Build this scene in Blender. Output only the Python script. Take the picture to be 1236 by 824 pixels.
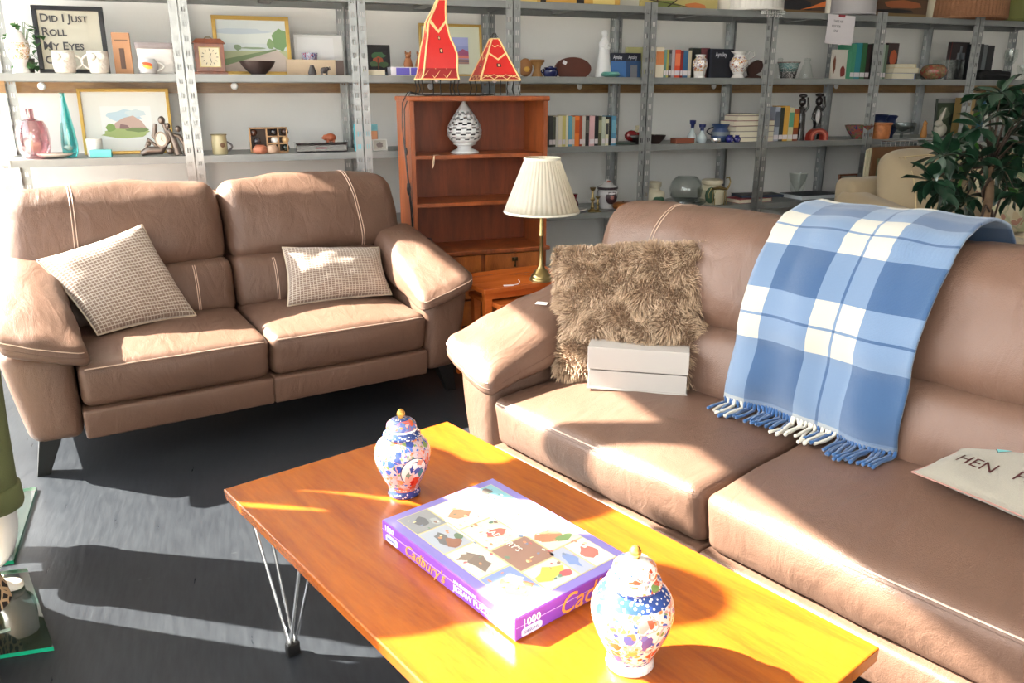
import bpy, bmesh, math, random
from mathutils import Vector as V, Matrix, noise, Quaternion
PI = math.pi; R = math.radians
for o in list(bpy.data.objects): bpy.data.objects.remove(o)
C = bpy.context.scene.collection
scn = bpy.context.scene
random.seed(7)

# ---------------------------------------------------------------- camera, world, sun, exposure
F_PX, CX, CY, PITCH, YAW, CAMH = 970., 618., 412., R(17.2), R(20.3), 1.30
cam = bpy.data.cameras.new('camera'); co = bpy.data.objects.new('camera', cam); C.objects.link(co)
cam.sensor_width = 36; cam.lens = 36*F_PX/1236; cam.clip_start = .05; cam.clip_end = 200
co.location = (0, 0, CAMH); co.rotation_euler = (PI/2-PITCH, 0, -YAW)
scn.camera = co
scn.view_settings.view_transform = 'Standard'; scn.view_settings.look = 'None'
scn.view_settings.gamma = 1; scn.view_settings.exposure = 0.0; scn.view_settings.use_curve_mapping = False
w = bpy.data.worlds.new('world'); scn.world = w; w.use_nodes = True
nt = w.node_tree; bg = nt.nodes['Background']
sky = nt.nodes.new('ShaderNodeTexSky'); sky.sky_type = 'NISHITA'; sky.sun_disc = False
sky.sun_elevation = R(38.7); sky.sun_rotation = R(-59); sky.air_density = 1.0; sky.dust_density = 2.5
hs = nt.nodes.new('ShaderNodeHueSaturation'); hs.inputs['Saturation'].default_value = .18
nt.links.new(sky.outputs[0], hs.inputs['Color']); nt.links.new(hs.outputs[0], bg.inputs[0])
bg.inputs[1].default_value = 1.35
SUN_AZ, SUN_T = R(31), .80          # light travels towards +x, -y; tangent of the elevation
sl = bpy.data.lights.new('sun', 'SUN'); sl.energy = 72.0; sl.color = (1, .93, .82); sl.angle = R(.6)
so = bpy.data.objects.new('sun', sl); C.objects.link(so)
sdir = V((math.cos(SUN_AZ), -math.sin(SUN_AZ), -SUN_T)).normalized()
so.rotation_euler = sdir.to_track_quat('-Z', 'Y').to_euler(); so.location = (-6, 6, 6)

# ---------------------------------------------------------------- view ray -> world point (used to lay things out on real planes)
_fh = V((math.sin(YAW), math.cos(YAW), 0)); _r = V((math.cos(YAW), -math.sin(YAW), 0)); _u = V((0, 0, 1))
_f = _fh*math.cos(PITCH)-_u*math.sin(PITCH); _up = _fh*math.sin(PITCH)+_u*math.cos(PITCH)
def ray(x, y): return _f+_r*((x-CX)/F_PX)-_up*((y-CY)/F_PX)
def aty(x, y, Y): d = ray(x, y); return V((0, 0, CAMH))+d*(Y/d.y)
def atz(x, y, z): d = ray(x, y); return V((0, 0, CAMH))+d*((z-CAMH)/d.z)

# ---------------------------------------------------------------- materials
MATS = {}
def mat(name, col, rough=.5, metal=0., spec=.5, bump=0., bscale=200., var=0., vscale=8., coat=0., trans=0., sheen=0., stretch=None, alpha=1.):
    if name in MATS: return MATS[name]
    m = bpy.data.materials.new(name); m.use_nodes = True; n = m.node_tree.nodes; l = m.node_tree.links
    b = n['Principled BSDF']; c = tuple(col)+(1,)
    b.inputs['Base Color'].default_value = c; b.inputs['Roughness'].default_value = rough; b.inputs['Metallic'].default_value = metal
    b.inputs['Specular IOR Level'].default_value = spec; b.inputs['Coat Weight'].default_value = coat
    b.inputs['Coat Roughness'].default_value = .08
    b.inputs['Transmission Weight'].default_value = trans; b.inputs['Sheen Weight'].default_value = sheen; b.inputs['Alpha'].default_value = alpha
    if bump or var:
        tc = n.new('ShaderNodeTexCoord'); mp = n.new('ShaderNodeMapping'); l.new(tc.outputs['Object'], mp.inputs[0])
        if stretch: mp.inputs['Scale'].default_value = stretch
    if var:
        no = n.new('ShaderNodeTexNoise'); no.inputs['Scale'].default_value = vscale; no.inputs['Detail'].default_value = 5
        l.new(mp.outputs[0], no.inputs[0])
        mr = n.new('ShaderNodeMapRange'); mr.inputs[1].default_value = .25; mr.inputs[2].default_value = .75
        mr.inputs[3].default_value = 1-var; mr.inputs[4].default_value = 1+var
        l.new(no.outputs[0], mr.inputs[0])
        mx = n.new('ShaderNodeVectorMath'); mx.operation = 'SCALE'; mx.inputs[0].default_value = col
        l.new(mr.outputs[0], mx.inputs['Scale']); l.new(mx.outputs[0], b.inputs['Base Color'])
    if bump:
        n2 = n.new('ShaderNodeTexNoise'); n2.inputs['Scale'].default_value = bscale; n2.inputs['Detail'].default_value = 4
        l.new(mp.outputs[0], n2.inputs[0]); bp = n.new('ShaderNodeBump'); bp.inputs['Strength'].default_value = bump; bp.inputs['Distance'].default_value = .01
        l.new(n2.outputs[0], bp.inputs['Height']); l.new(bp.outputs[0], b.inputs['Normal'])
    MATS[name] = m; return m
def glassmat(name, col, tint=1., rough=.03, gloss=.12):
    """thin clear glass: transparent with a fresnel gloss, so sunlight passes as through a real pane"""
    if name in MATS: return MATS[name]
    m = bpy.data.materials.new(name); m.use_nodes = True; n = m.node_tree.nodes; l = m.node_tree.links
    out = n['Material Output']; n.remove(n['Principled BSDF'])
    t = n.new('ShaderNodeBsdfTransparent'); t.inputs[0].default_value = tuple(col)+(1,)
    g = n.new('ShaderNodeBsdfGlossy'); g.inputs['Roughness'].default_value = rough
    fr = n.new('ShaderNodeLayerWeight')
    pw = n.new('ShaderNodeMath'); pw.operation = 'POWER'; pw.inputs[1].default_value = 4.; l.new(fr.outputs['Facing'], pw.inputs[0])
    ad = n.new('ShaderNodeMath'); ad.operation = 'MULTIPLY_ADD'; ad.inputs[1].default_value = .8; ad.inputs[2].default_value = .04+gloss*.3; ad.use_clamp = True; l.new(pw.outputs[0], ad.inputs[0])
    mx = n.new('ShaderNodeMixShader'); l.new(ad.outputs[0], mx.inputs[0]); l.new(t.outputs[0], mx.inputs[1]); l.new(g.outputs[0], mx.inputs[2])
    l.new(mx.outputs[0], out.inputs[0]); MATS[name] = m; return m
def wood(name, c1, c2, scale=(1, 12, 12), rough=.35, coat=.2, ring=2.2):
    if name in MATS: return MATS[name]
    m = bpy.data.materials.new(name); m.use_nodes = True; n = m.node_tree.nodes; l = m.node_tree.links; b = n['Principled BSDF']
    tc = n.new('ShaderNodeTexCoord'); mp = n.new('ShaderNodeMapping'); mp.inputs['Scale'].default_value = scale; l.new(tc.outputs['Object'], mp.inputs[0])
    a = n.new('ShaderNodeTexNoise'); a.inputs['Scale'].default_value = ring; a.inputs['Detail'].default_value = 8; a.inputs['Roughness'].default_value = .6; a.inputs['Distortion'].default_value = .6
    l.new(mp.outputs[0], a.inputs[0])
    f = n.new('ShaderNodeTexNoise'); f.inputs['Scale'].default_value = ring*14; f.inputs['Detail'].default_value = 3; l.new(mp.outputs[0], f.inputs[0])
    ma = n.new('ShaderNodeMath'); ma.operation = 'MULTIPLY_ADD'; ma.inputs[1].default_value = .25; l.new(f.outputs[0], ma.inputs[0]); l.new(a.outputs[0], ma.inputs[2])
    cr = n.new('ShaderNodeValToRGB'); cr.color_ramp.elements[0].position = .42; cr.color_ramp.elements[1].position = .82
    cr.color_ramp.elements[0].color = tuple(c1)+(1,); cr.color_ramp.elements[1].color = tuple(c2)+(1,)
    l.new(ma.outputs[0], cr.inputs[0]); l.new(cr.outputs[0], b.inputs['Base Color'])
    b.inputs['Roughness'].default_value = rough; b.inputs['Coat Weight'].default_value = coat; b.inputs['Coat Roughness'].default_value = .15
    MATS[name] = m; return m
def porcelain(name, zs, bands, cells=34., base=(.85, .82, .78), body=None, pal=None):
    """white glazed china: painted bands by height (object z) and scattered painted flowers between them"""
    if name in MATS: return MATS[name]
    m = bpy.data.materials.new(name); m.use_nodes = True; n = m.node_tree.nodes; l = m.node_tree.links; b = n['Principled BSDF']
    tc = n.new('ShaderNodeTexCoord'); sp = n.new('ShaderNodeSeparateXYZ'); l.new(tc.outputs['Object'], sp.inputs[0])
    dn = n.new('ShaderNodeTexNoise'); dn.inputs['Scale'].default_value = cells*1.6; dn.inputs['Detail'].default_value = 2; l.new(tc.outputs['Object'], dn.inputs[0])
    ds = n.new('ShaderNodeVectorMath'); ds.operation = 'MULTIPLY_ADD'; ds.inputs[1].default_value = (.55/cells,)*3; l.new(dn.outputs['Color'], ds.inputs[0]); l.new(tc.outputs['Object'], ds.inputs[2])
    def vor(sc, th):
        v = n.new('ShaderNodeTexVoronoi'); v.inputs['Scale'].default_value = sc; l.new(ds.outputs[0], v.inputs[0])
        c = n.new('ShaderNodeMath'); c.operation = 'LESS_THAN'; c.inputs[1].default_value = th; l.new(v.outputs['Distance'], c.inputs[0]); return v, c
    pal = pal or [(.62, .10, .04), (.03, .06, .30), (.75, .25, .08), (.20, .28, .08), (.75, .35, .30), (.05, .12, .42)]
    def palette(v):
        s = n.new('ShaderNodeSeparateColor'); l.new(v.outputs['Color'], s.inputs[0]); r = n.new('ShaderNodeValToRGB'); r.color_ramp.interpolation = 'CONSTANT'
        el = r.color_ramp.elements
        while len(el) < len(pal): el.new(.5)
        for i, c in enumerate(pal): el[i].position = i/len(pal); el[i].color = tuple(c)+(1,)
        l.new(s.outputs[0], r.inputs[0]); return r
    v1, c1 = vor(cells, .46); p1 = palette(v1)
    v2, c2 = vor(cells*2.3, .42); p2 = palette(v2)
    mx = n.new('ShaderNodeMixRGB'); mx.inputs[1].default_value = tuple(base)+(1,); l.new(c2.outputs[0], mx.inputs[0]); l.new(p2.outputs[0], mx.inputs[2])
    mx2 = n.new('ShaderNodeMixRGB'); l.new(c1.outputs[0], mx2.inputs[0]); l.new(mx.outputs[0], mx2.inputs[1]); l.new(p1.outputs[0], mx2.inputs[2])
    ve = n.new('ShaderNodeTexVoronoi'); ve.feature = 'DISTANCE_TO_EDGE'; ve.inputs['Scale'].default_value = cells*.62; l.new(ds.outputs[0], ve.inputs[0])
    vl = n.new('ShaderNodeMath'); vl.operation = 'LESS_THAN'; vl.inputs[1].default_value = .028; l.new(ve.outputs[0], vl.inputs[0])
    mv = n.new('ShaderNodeMixRGB'); l.new(vl.outputs[0], mv.inputs[0]); l.new(mx2.outputs[0], mv.inputs[1]); mv.inputs[2].default_value = tuple(.5*a+.5*b for a, b in zip(pal[0], base))+(1,); mx2 = mv
    # mask 1 where the flowers lie (zs range), else plain glaze
    cr = n.new('ShaderNodeValToRGB'); cr.color_ramp.interpolation = 'CONSTANT'; el = cr.color_ramp.elements
    mr = n.new('ShaderNodeMapRange'); mr.inputs[1].default_value = zs[0]; mr.inputs[2].default_value = zs[1]; l.new(sp.outputs[2], mr.inputs[0]); l.new(mr.outputs[0], cr.inputs[0])
    while len(el) < len(bands): el.new(.5)
    for i, (p, c, a) in enumerate(bands): el[i].position = p; el[i].color = tuple(c)+(a,)
    wv = n.new('ShaderNodeTexVoronoi'); wv.inputs['Scale'].default_value = cells*3; l.new(tc.outputs['Object'], wv.inputs[0])
    lt = n.new('ShaderNodeMath'); lt.operation = 'LESS_THAN'; lt.inputs[1].default_value = .33; l.new(wv.outputs['Distance'], lt.inputs[0])
    bw = n.new('ShaderNodeMixRGB'); l.new(lt.outputs[0], bw.inputs[0]); l.new(cr.outputs[0], bw.inputs[1]); bw.inputs[2].default_value = (.7, .68, .66, 1)
    mx3 = n.new('ShaderNodeMixRGB'); l.new(cr.outputs[1], mx3.inputs[0]); l.new(bw.outputs[0], mx3.inputs[1]); l.new(mx2.outputs[0], mx3.inputs[2])
    l.new(mx3.outputs[0], b.inputs['Base Color']); b.inputs['Roughness'].default_value = .18; b.inputs['Coat Weight'].default_value = .6
    MATS[name] = m; return m
def flat(r, g, b):            # sRGB 0-255 -> linear
    return tuple((c/255/12.92 if c/255 <= .04045 else ((c/255+.055)/1.055)**2.4) for c in (r, g, b))
def pm(col, rough=.55, metal=0., **k):   # plain material by sRGB colour
    return mat('paint_%d_%d_%d_%d_%d' % (*col, int(rough*100), int(metal*100)), flat(*col), rough, metal, **k)

# ---------------------------------------------------------------- mesh helpers
def link(name, me, parent=None, mats=(), smooth=False):
    o = bpy.data.objects.new(name, me); C.objects.link(o)
    for m in (mats if isinstance(mats, (list, tuple)) else [mats]): me.materials.append(m)
    if smooth:
        me.shade_smooth()
    if parent is not None: o.parent = parent
    return o
def tag(o, label=None, cat=None, group=None, kind=None):
    if label: o['label'] = label
    if cat: o['category'] = cat
    if group: o['group'] = group
    if kind: o['kind'] = kind
    return o
def thing(name, label, cat, loc=(0, 0, 0), rz=0., group=None):
    o = bpy.data.objects.new(name, None); C.objects.link(o); o.location = loc; o.rotation_euler = (0, 0, rz); o.empty_display_size = .05
    return tag(o, label, cat, group)
class MB:
    def __init__(s): s.v = []; s.f = []; s.mi = []
    def add(s, vs, fs, mi=0):
        k = len(s.v); s.v += [tuple(v) for v in vs]; s.f += [tuple(i+k for i in f) for f in fs]; s.mi += [mi]*len(fs); return s
    def box(s, a, b, mi=0, M=None):
        x0, y0, z0 = a; x1, y1, z1 = b
        vs = [V(p) for p in ((x0, y0, z0), (x1, y0, z0), (x1, y1, z0), (x0, y1, z0), (x0, y0, z1), (x1, y0, z1), (x1, y1, z1), (x0, y1, z1))]
        if M is not None: vs = [M @ v for v in vs]
        return s.add(vs, [(0, 3, 2, 1), (4, 5, 6, 7), (0, 1, 5, 4), (1, 2, 6, 5), (2, 3, 7, 6), (3, 0, 4, 7)], mi)
    def hexa(s, c8, mi=0): return s.add(c8, [(0, 3, 2, 1), (4, 5, 6, 7), (0, 1, 5, 4), (1, 2, 6, 5), (2, 3, 7, 6), (3, 0, 4, 7)], mi)
    def tube(s, pts, r, n=8, mi=0, cap=True):
        pts = [V(p) for p in pts]; rr = r if isinstance(r, (list, tuple)) else [r]*len(pts); vs = []; fs = []; prev = None
        for i, p in enumerate(pts):
            t = (pts[min(i+1, len(pts)-1)]-pts[max(i-1, 0)]).normalized()
            if prev is None: a = t.orthogonal().normalized()
            else: a = (prev-t*prev.dot(t)); a = a.normalized() if a.length > 1e-6 else t.orthogonal().normalized()
            prev = a; b = t.cross(a)
            for k in range(n): an = 2*PI*k/n; vs.append(p+(a*math.cos(an)+b*math.sin(an))*rr[i])
        for i in range(len(pts)-1):
            for k in range(n): fs.append((i*n+k, i*n+(k+1) % n, (i+1)*n+(k+1) % n, (i+1)*n+k))
        if cap: fs += [tuple(range(n-1, -1, -1)), tuple((len(pts)-1)*n+k for k in range(n))]
        return s.add(vs, fs, mi)
    def lathe(s, prof, n=32, mi=0, c=(0, 0, 0), rip=None, cap=True, sx=1., sy=1.):
        vs = []; fs = []
        for r, z in prof:
            for k in range(n):
                an = 2*PI*k/n; q = r*(rip(an, z) if rip else 1); vs.append((c[0]+q*math.cos(an)*sx, c[1]+q*math.sin(an)*sy, c[2]+z))
        for i in range(len(prof)-1):
            for k in range(n): fs.append((i*n+k, i*n+(k+1) % n, (i+1)*n+(k+1) % n, (i+1)*n+k))
        if cap: fs += [tuple(range(n-1, -1, -1)), tuple((len(prof)-1)*n+k for k in range(n))]
        return s.add(vs, fs, mi)
    def ball(s, c, r, n=12, mi=0, sc=(1, 1, 1), M=None):
        vs = []; fs = []; h = n//2
        for i in range(h+1):
            t = PI*i/h
            for k in range(n):
                a = 2*PI*k/n; p = V((math.sin(t)*math.cos(a)*r*sc[0], math.sin(t)*math.sin(a)*r*sc[1], math.cos(t)*r*sc[2]))
                if M is not None: p = M @ p
                vs.append(p+V(c))
        for i in range(h):
            for k in range(n): fs.append((i*n+k, (i+1)*n+k, (i+1)*n+(k+1) % n, i*n+(k+1) % n))
        return s.add(vs, fs, mi)
    def poly(s, pts, th, ax=1, mi=0):
        """prism: outline in the x-z plane (ax=1), thickness th along y from y=0"""
        n = len(pts)
        vs = [(x, 0, z) for x, z in pts]+[(x, th, z) for x, z in pts]
        return s.add(vs, [tuple(range(n)), tuple(range(2*n-1, n-1, -1))]+[(i, i+n, (i+1) % n+n, (i+1) % n) for i in range(n)], mi)
    def xf(s, M): s.v = [tuple(M @ V(v)) for v in s.v]; return s
    def build(s, name, mats, parent=None, smooth=False, bevel=0, seg=2, auto=None):
        me = bpy.data.meshes.new(name); me.from_pydata(s.v, [], s.f); me.update()
        o = link(name, me, parent, mats, False)
        if any(s.mi): me.polygons.foreach_set('material_index', s.mi)
        bm = bmesh.new(); bm.from_mesh(me)
        if smooth: bmesh.ops.remove_doubles(bm, verts=bm.verts, dist=1e-5)
        bmesh.ops.recalc_face_normals(bm, faces=bm.faces); bm.to_mesh(me); bm.free()
        if smooth:
            me.shade_smooth()
            if auto is not None: me.set_sharp_from_angle(angle=R(auto))
        if bevel:
            b = o.modifiers.new('bevel', 'BEVEL'); b.width = bevel; b.segments = seg; b.limit_method = 'ANGLE'; b.angle_limit = R(35)
            b.harden_normals = False
        return o
def T(loc, rz=0., rx=0., ry=0.): return Matrix.Translation(loc) @ Matrix.Rotation(rz, 4, 'Z') @ Matrix.Rotation(ry, 4, 'Y') @ Matrix.Rotation(rx, 4, 'X')

def soft(name, c8, r, mats, parent, seg=(14, 8, 6), bulge=(0, 0, 0), wr=0., ws=6., seed=0, pin=0.):
    """rounded, crowned cushion spanning the hexahedron c8; returns (object, surface function)"""
    c8 = [V(c) for c in c8]
    ax = [((c8[1]+c8[2]+c8[5]+c8[6])-(c8[0]+c8[3]+c8[4]+c8[7]))/4, ((c8[2]+c8[3]+c8[6]+c8[7])-(c8[0]+c8[1]+c8[4]+c8[5]))/4, ((c8[4]+c8[5]+c8[6]+c8[7])-(c8[0]+c8[1]+c8[2]+c8[3]))/4]
    h = [max(a.length/2, 1e-4) for a in ax]; axn = [a.normalized() for a in ax]; rr = [min(r, x*.98) for x in h]; rad = min(rr)
    def tri(u, v, w):
        u, v, w = (u+1)/2, (v+1)/2, (w+1)/2
        a = c8[0].lerp(c8[1], u).lerp(c8[3].lerp(c8[2], u), v); b = c8[4].lerp(c8[5], u).lerp(c8[7].lerp(c8[6], u), v); return a.lerp(b, w)
    def surf(u, v, w, off=0.):
        q = V((u*h[0], v*h[1], w*h[2])); core = V([max(-(h[i]-rad), min(h[i]-rad, q[i])) for i in range(3)]); d = q-core
        p = core+d.normalized()*rad if d.length > 1e-9 else q
        a = [p[i]/h[i] for i in range(3)]; P = tri(*a)
        for i in range(3):
            j, k = (i+1) % 3, (i+2) % 3
            P = P+axn[i]*(a[i]*bulge[i]*max(0, 1-a[j]**2)*max(0, 1-a[k]**2))
        if pin:      # pinched corners
            P = P.lerp(tri(0, 0, 0), 0) if 0 else P
        n = V((0, 0, 0))
        if d.length > 1e-9: n = sum((axn[i]*d[i] for i in range(3)), V()).normalized()
        if wr:
            s_ = noise.noise(V((P.x*ws+seed*7.1, P.y*ws, P.z*ws)))+.5*noise.noise(V((P.x*ws*2.3, P.y*ws*2.3+seed*3.3, P.z*ws*2.3)))
            P = P+n*(wr*s_)
        return P+n*off
    def axis(i):
        m = seg[i]; t = rad/h[i]; A = [-1, -1+t*.3, -1+t*.65, -1+t]; M_ = [-1+t+(2-2*t)*k/m for k in range(1, m)]; return A+M_+[1-t, 1-t*.65, 1-t*.3, 1]
    AX = [axis(i) for i in range(3)]; vi = {}; vs = []; fs = []
    def vid(u, v, w):
        k = (round(u, 5), round(v, 5), round(w, 5))
        if k not in vi: vi[k] = len(vs); vs.append(surf(u, v, w))
        return vi[k]
    for i in range(3):
        j, k = (i+1) % 3, (i+2) % 3
        for sgn in (-1, 1):
            for a in range(len(AX[j])-1):
                for b in range(len(AX[k])-1):
                    q = []
                    for (da, db) in ((0, 0), (1, 0), (1, 1), (0, 1)):
                        c = [0, 0, 0]; c[i] = sgn; c[j] = AX[j][a+da]; c[k] = AX[k][b+db]; q.append(vid(*c))
                    fs.append(tuple(q if sgn > 0 else q[::-1]))
    o = MB().add(vs, fs).build(name, mats, parent, smooth=True)
    return o, surf
def box8(a, b):
    x0, y0, z0 = a; x1, y1, z1 = b
    return [(x0, y0, z0), (x1, y0, z0), (x1, y1, z0), (x0, y1, z0), (x0, y0, z1), (x1, y0, z1), (x1, y1, z1), (x0, y1, z1)]
def text(body, size, m, parent, M, name='lettering', ext=.0008, shear=0., align='LEFT', caps=False, sx=1., off=0.):
    cu = bpy.data.curves.new('t', 'FONT'); cu.body = body; cu.size = size; cu.extrude = ext; cu.shear = shear; cu.align_x = align; cu.offset = off
    cu.resolution_u = 3
    if caps:
        cu.small_caps_scale = .78
        for i, ch in enumerate(body):
            if ch.islower(): cu.body_format[i].use_small_caps = True
    o = bpy.data.objects.new('t', cu); C.objects.link(o); bpy.context.view_layer.update()
    me = bpy.data.meshes.new_from_object(o.evaluated_get(bpy.context.evaluated_depsgraph_get()))
    bpy.data.objects.remove(o)
    me.transform(M @ Matrix.Diagonal((sx, 1, 1, 1)))
    return link(name, me, parent, m)
FRONT = Matrix.Rotation(PI/2, 4, 'X')          # text lying in xy -> standing, facing -y
def copy_tree(o, parent=None):
    c = o.copy(); C.objects.link(c); c.parent = parent
    for k in ('label', 'category', 'group'):
        if parent is not None and k in c: del c[k]
    for ch in list(o.children): copy_tree(ch, c)
    return c
ORD = ['leftmost', 'second', 'third', 'fourth', 'fifth', 'sixth', 'seventh', 'eighth', 'ninth', 'tenth', 'eleventh', 'twelfth', 'thirteenth', 'fourteenth', 'fifteenth', 'sixteenth', 'seventeenth', 'eighteenth', 'nineteenth', 'twentieth', 'twenty-first', 'twenty-second', 'twenty-third', 'twenty-fourth', 'twenty-fifth']
# ---------------------------------------------------------------- the room
def floor_mat():
    m = bpy.data.materials.new('charcoal_floor'); m.use_nodes = True; n = m.node_tree.nodes; l = m.node_tree.links; b = n['Principled BSDF']
    tc = n.new('ShaderNodeTexCoord')
    a = n.new('ShaderNodeTexNoise'); a.inputs['Scale'].default_value = 2.2; a.inputs['Detail'].default_value = 7; l.new(tc.outputs['Object'], a.inputs[0])
    mp = n.new('ShaderNodeMapping'); mp.inputs['Scale'].default_value = (22, 3.5, 1); mp.inputs['Rotation'].default_value = (0, 0, R(20)); l.new(tc.outputs['Object'], mp.inputs[0])
    g = n.new('ShaderNodeTexNoise'); g.inputs['Scale'].default_value = 3; g.inputs['Detail'].default_value = 5; l.new(mp.outputs[0], g.inputs[0])
    cr = n.new('ShaderNodeValToRGB'); cr.color_ramp.elements[0].position = .3; cr.color_ramp.elements[1].position = .75
    cr.color_ramp.elements[0].color = (.013, .0145, .018, 1); cr.color_ramp.elements[1].color = (.031, .034, .039, 1)
    ma = n.new('ShaderNodeMath'); ma.operation = 'MULTIPLY_ADD'; ma.inputs[1].default_value = .5; l.new(g.outputs[0], ma.inputs[0])
    mb = n.new('ShaderNodeMath'); mb.operation = 'MULTIPLY'; mb.inputs[1].default_value = .5; l.new(a.outputs[0], mb.inputs[0]); l.new(mb.outputs[0], ma.inputs[2])
    l.new(ma.outputs[0], cr.inputs[0])
    # pale scuffs
    mu = n.new('ShaderNodeMapping'); mu.inputs['Scale'].default_value = (1.2, 6, 1); mu.inputs['Rotation'].default_value = (0, 0, R(-35)); l.new(tc.outputs['Object'], mu.inputs[0])
    sc = n.new('ShaderNodeTexNoise'); sc.inputs['Scale'].default_value = 3.5; sc.inputs['Detail'].default_value = 9; sc.inputs['Roughness'].default_value = .7; l.new(mu.outputs[0], sc.inputs[0])
    c2 = n.new('ShaderNodeMapRange'); c2.inputs[1].default_value = .69; c2.inputs[2].default_value = .76; c2.inputs[4].default_value = .55; l.new(sc.outputs[0], c2.inputs[0])
    mx = n.new('ShaderNodeMixRGB'); l.new(c2.outputs[0], mx.inputs[0]); l.new(cr.outputs[0], mx.inputs[1]); mx.inputs[2].default_value = (.13, .135, .14, 1)
    l.new(mx.outputs[0], b.inputs['Base Color'])
    rr = n.new('ShaderNodeMapRange'); rr.inputs[3].default_value = .22; rr.inputs[4].default_value = .42; l.new(g.outputs[0], rr.inputs[0]); l.new(rr.outputs[0], b.inputs['Roughness'])
    b.inputs['Specular IOR Level'].default_value = .16
    bp = n.new('ShaderNodeBump'); bp.inputs['Strength'].default_value = .06; bp.inputs['Distance'].default_value = .01; l.new(g.outputs[0], bp.inputs['Height']); l.new(bp.outputs[0], b.inputs['Normal'])
    return m
XL, XR, YB, YF_, ZC = -1.30, 9.0, 4.95, -3.2, 3.15
wallm = mat('wall_plaster', (.84, .825, .80), .85, bump=.05, bscale=60, var=.03, vscale=1.5)
white = mat('white_paint', (.8, .79, .76), .5)
def struct(name, mb, m, **k): return tag(mb.build(name, m, **k), kind='structure')
struct('floor', MB().box((XL-.1, YF_-.1, -.1), (XR+.1, YB+.1, 0)), floor_mat())
struct('ceiling', MB().box((XL-.1, YF_-.1, ZC), (XR+.1, YB+.1, ZC+.1)), mat('ceiling_paint', (.72, .71, .69), .9))
struct('wall_back', MB().box((XL-.1, YB, 0), (XR+.1, YB+.12, ZC)), wallm)
struct('wall_right', MB().box((XR, YF_, 0), (XR+.12, YB, ZC)), wallm)
HEAD, SILL = 2.79, .08
struct('wall_left', MB().box((XL-.12, YF_, HEAD), (XL, YB, ZC)).box((XL-.12, YF_, 0), (XL, YB, SILL)), wallm)
struct('wall_front', MB().box((XL-.1, YF_-.12, 2.6), (XR, YF_, ZC)).box((XL-.1, YF_-.12, 0), (XR, YF_, .3)).box((XL-.1, YF_-.12, .3), (.3, YF_, 2.6)).box((2.5, YF_-.12, .3), (XR, YF_, 2.6)), wallm)
alu = mat('window_aluminium', (.55, .55, .55), .4, .6)
pane = glassmat('window_glass', (.97, .985, .98))
ys = [YF_, -1.1, 1.05, YB]
for i in range(3):
    a, b = ys[i], ys[i+1]
    fr = MB().box((XL-.08, a, SILL), (XL-.02, a+.05, HEAD)).box((XL-.08, b-.05, SILL), (XL-.02, b, HEAD)).box((XL-.08, a+.05, SILL), (XL-.02, b-.05, SILL+.05)).box((XL-.08, a+.05, HEAD-.05), (XL-.02, b-.05, HEAD))
    o = struct('window_%d' % (i+1), fr, alu)
    MB().box((XL-.055, a+.05, SILL+.05), (XL-.047, b-.05, HEAD-.05)).build('glass_pane', pane, o)
fr = MB().box((.3, YF_-.08, .3), (.35, YF_-.02, 2.6)).box((2.45, YF_-.08, .3), (2.5, YF_-.02, 2.6)).box((.35, YF_-.08, .3), (2.45, YF_-.02, .35)).box((.35, YF_-.08, 2.55), (2.45, YF_-.02, 2.6))
o = struct('window_4', fr, alu); MB().box((.35, YF_-.055, .35), (2.45, YF_-.047, 2.55)).build('glass_pane', pane, o)  # window behind the camera, added to let in fill light
# paving outside the shop windows
struct('ground', MB().box((-14, -14, -.16), (XL-.12, 14, -.06)).box((XL-.12, -14, -.16), (14, YF_-.12, -.06)), mat('paving', (.30, .29, .27), .9, var=.1, vscale=3))
# oak batten screwed to the back wall behind the racking
zr = aty(100, 104, YB-.02).z
oakb = wood('batten_oak', flat(112, 78, 42), flat(168, 126, 76), scale=(1.2, 8, 8))
bt = struct('trim_1', MB().box((XL, YB-.022, zr-.034), (XR, YB, zr+.034)), oakb)
for px in (50, 283, 520, 700, 862, 1010):
    p = aty(px, 104, YB-.03); MB().lathe([(.017, 0), (.019, .004), (.012, .009), (.004, .009)], 18).xf(T((p.x, YB-.022, p.z)) @ Matrix.Rotation(PI/2, 4, 'X')).build('fixing_washer', pm((235, 235, 235), .3, .3), bt)

# ---------------------------------------------------------------- glowing panels added under the ceiling as fill light, out of view
fillm = bpy.data.materials.new('fill_glow'); fillm.use_nodes = True
e = fillm.node_tree.nodes['Principled BSDF']; e.inputs['Emission Color'].default_value = (1, .97, .92, 1); e.inputs['Emission Strength'].default_value = 5.0; e.inputs['Base Color'].default_value = (.8, .8, .8, 1)
for i, (x, y) in enumerate([(1.2, .2), (4.0, .2)]):
    o = thing('fill_panel', 'square white fill panel added %s the sofas, above the frame' % ('nearer the window beside' if i == 0 else 'further right beyond'), 'light', (x, y, ZC-.05))
    MB().box((-.32, -.32, .01), (.32, .32, .05)).build('frame', white, o)
    MB().box((-.29, -.29, 0), (.29, .29, .012)).build('diffuser', fillm, o)

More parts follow.
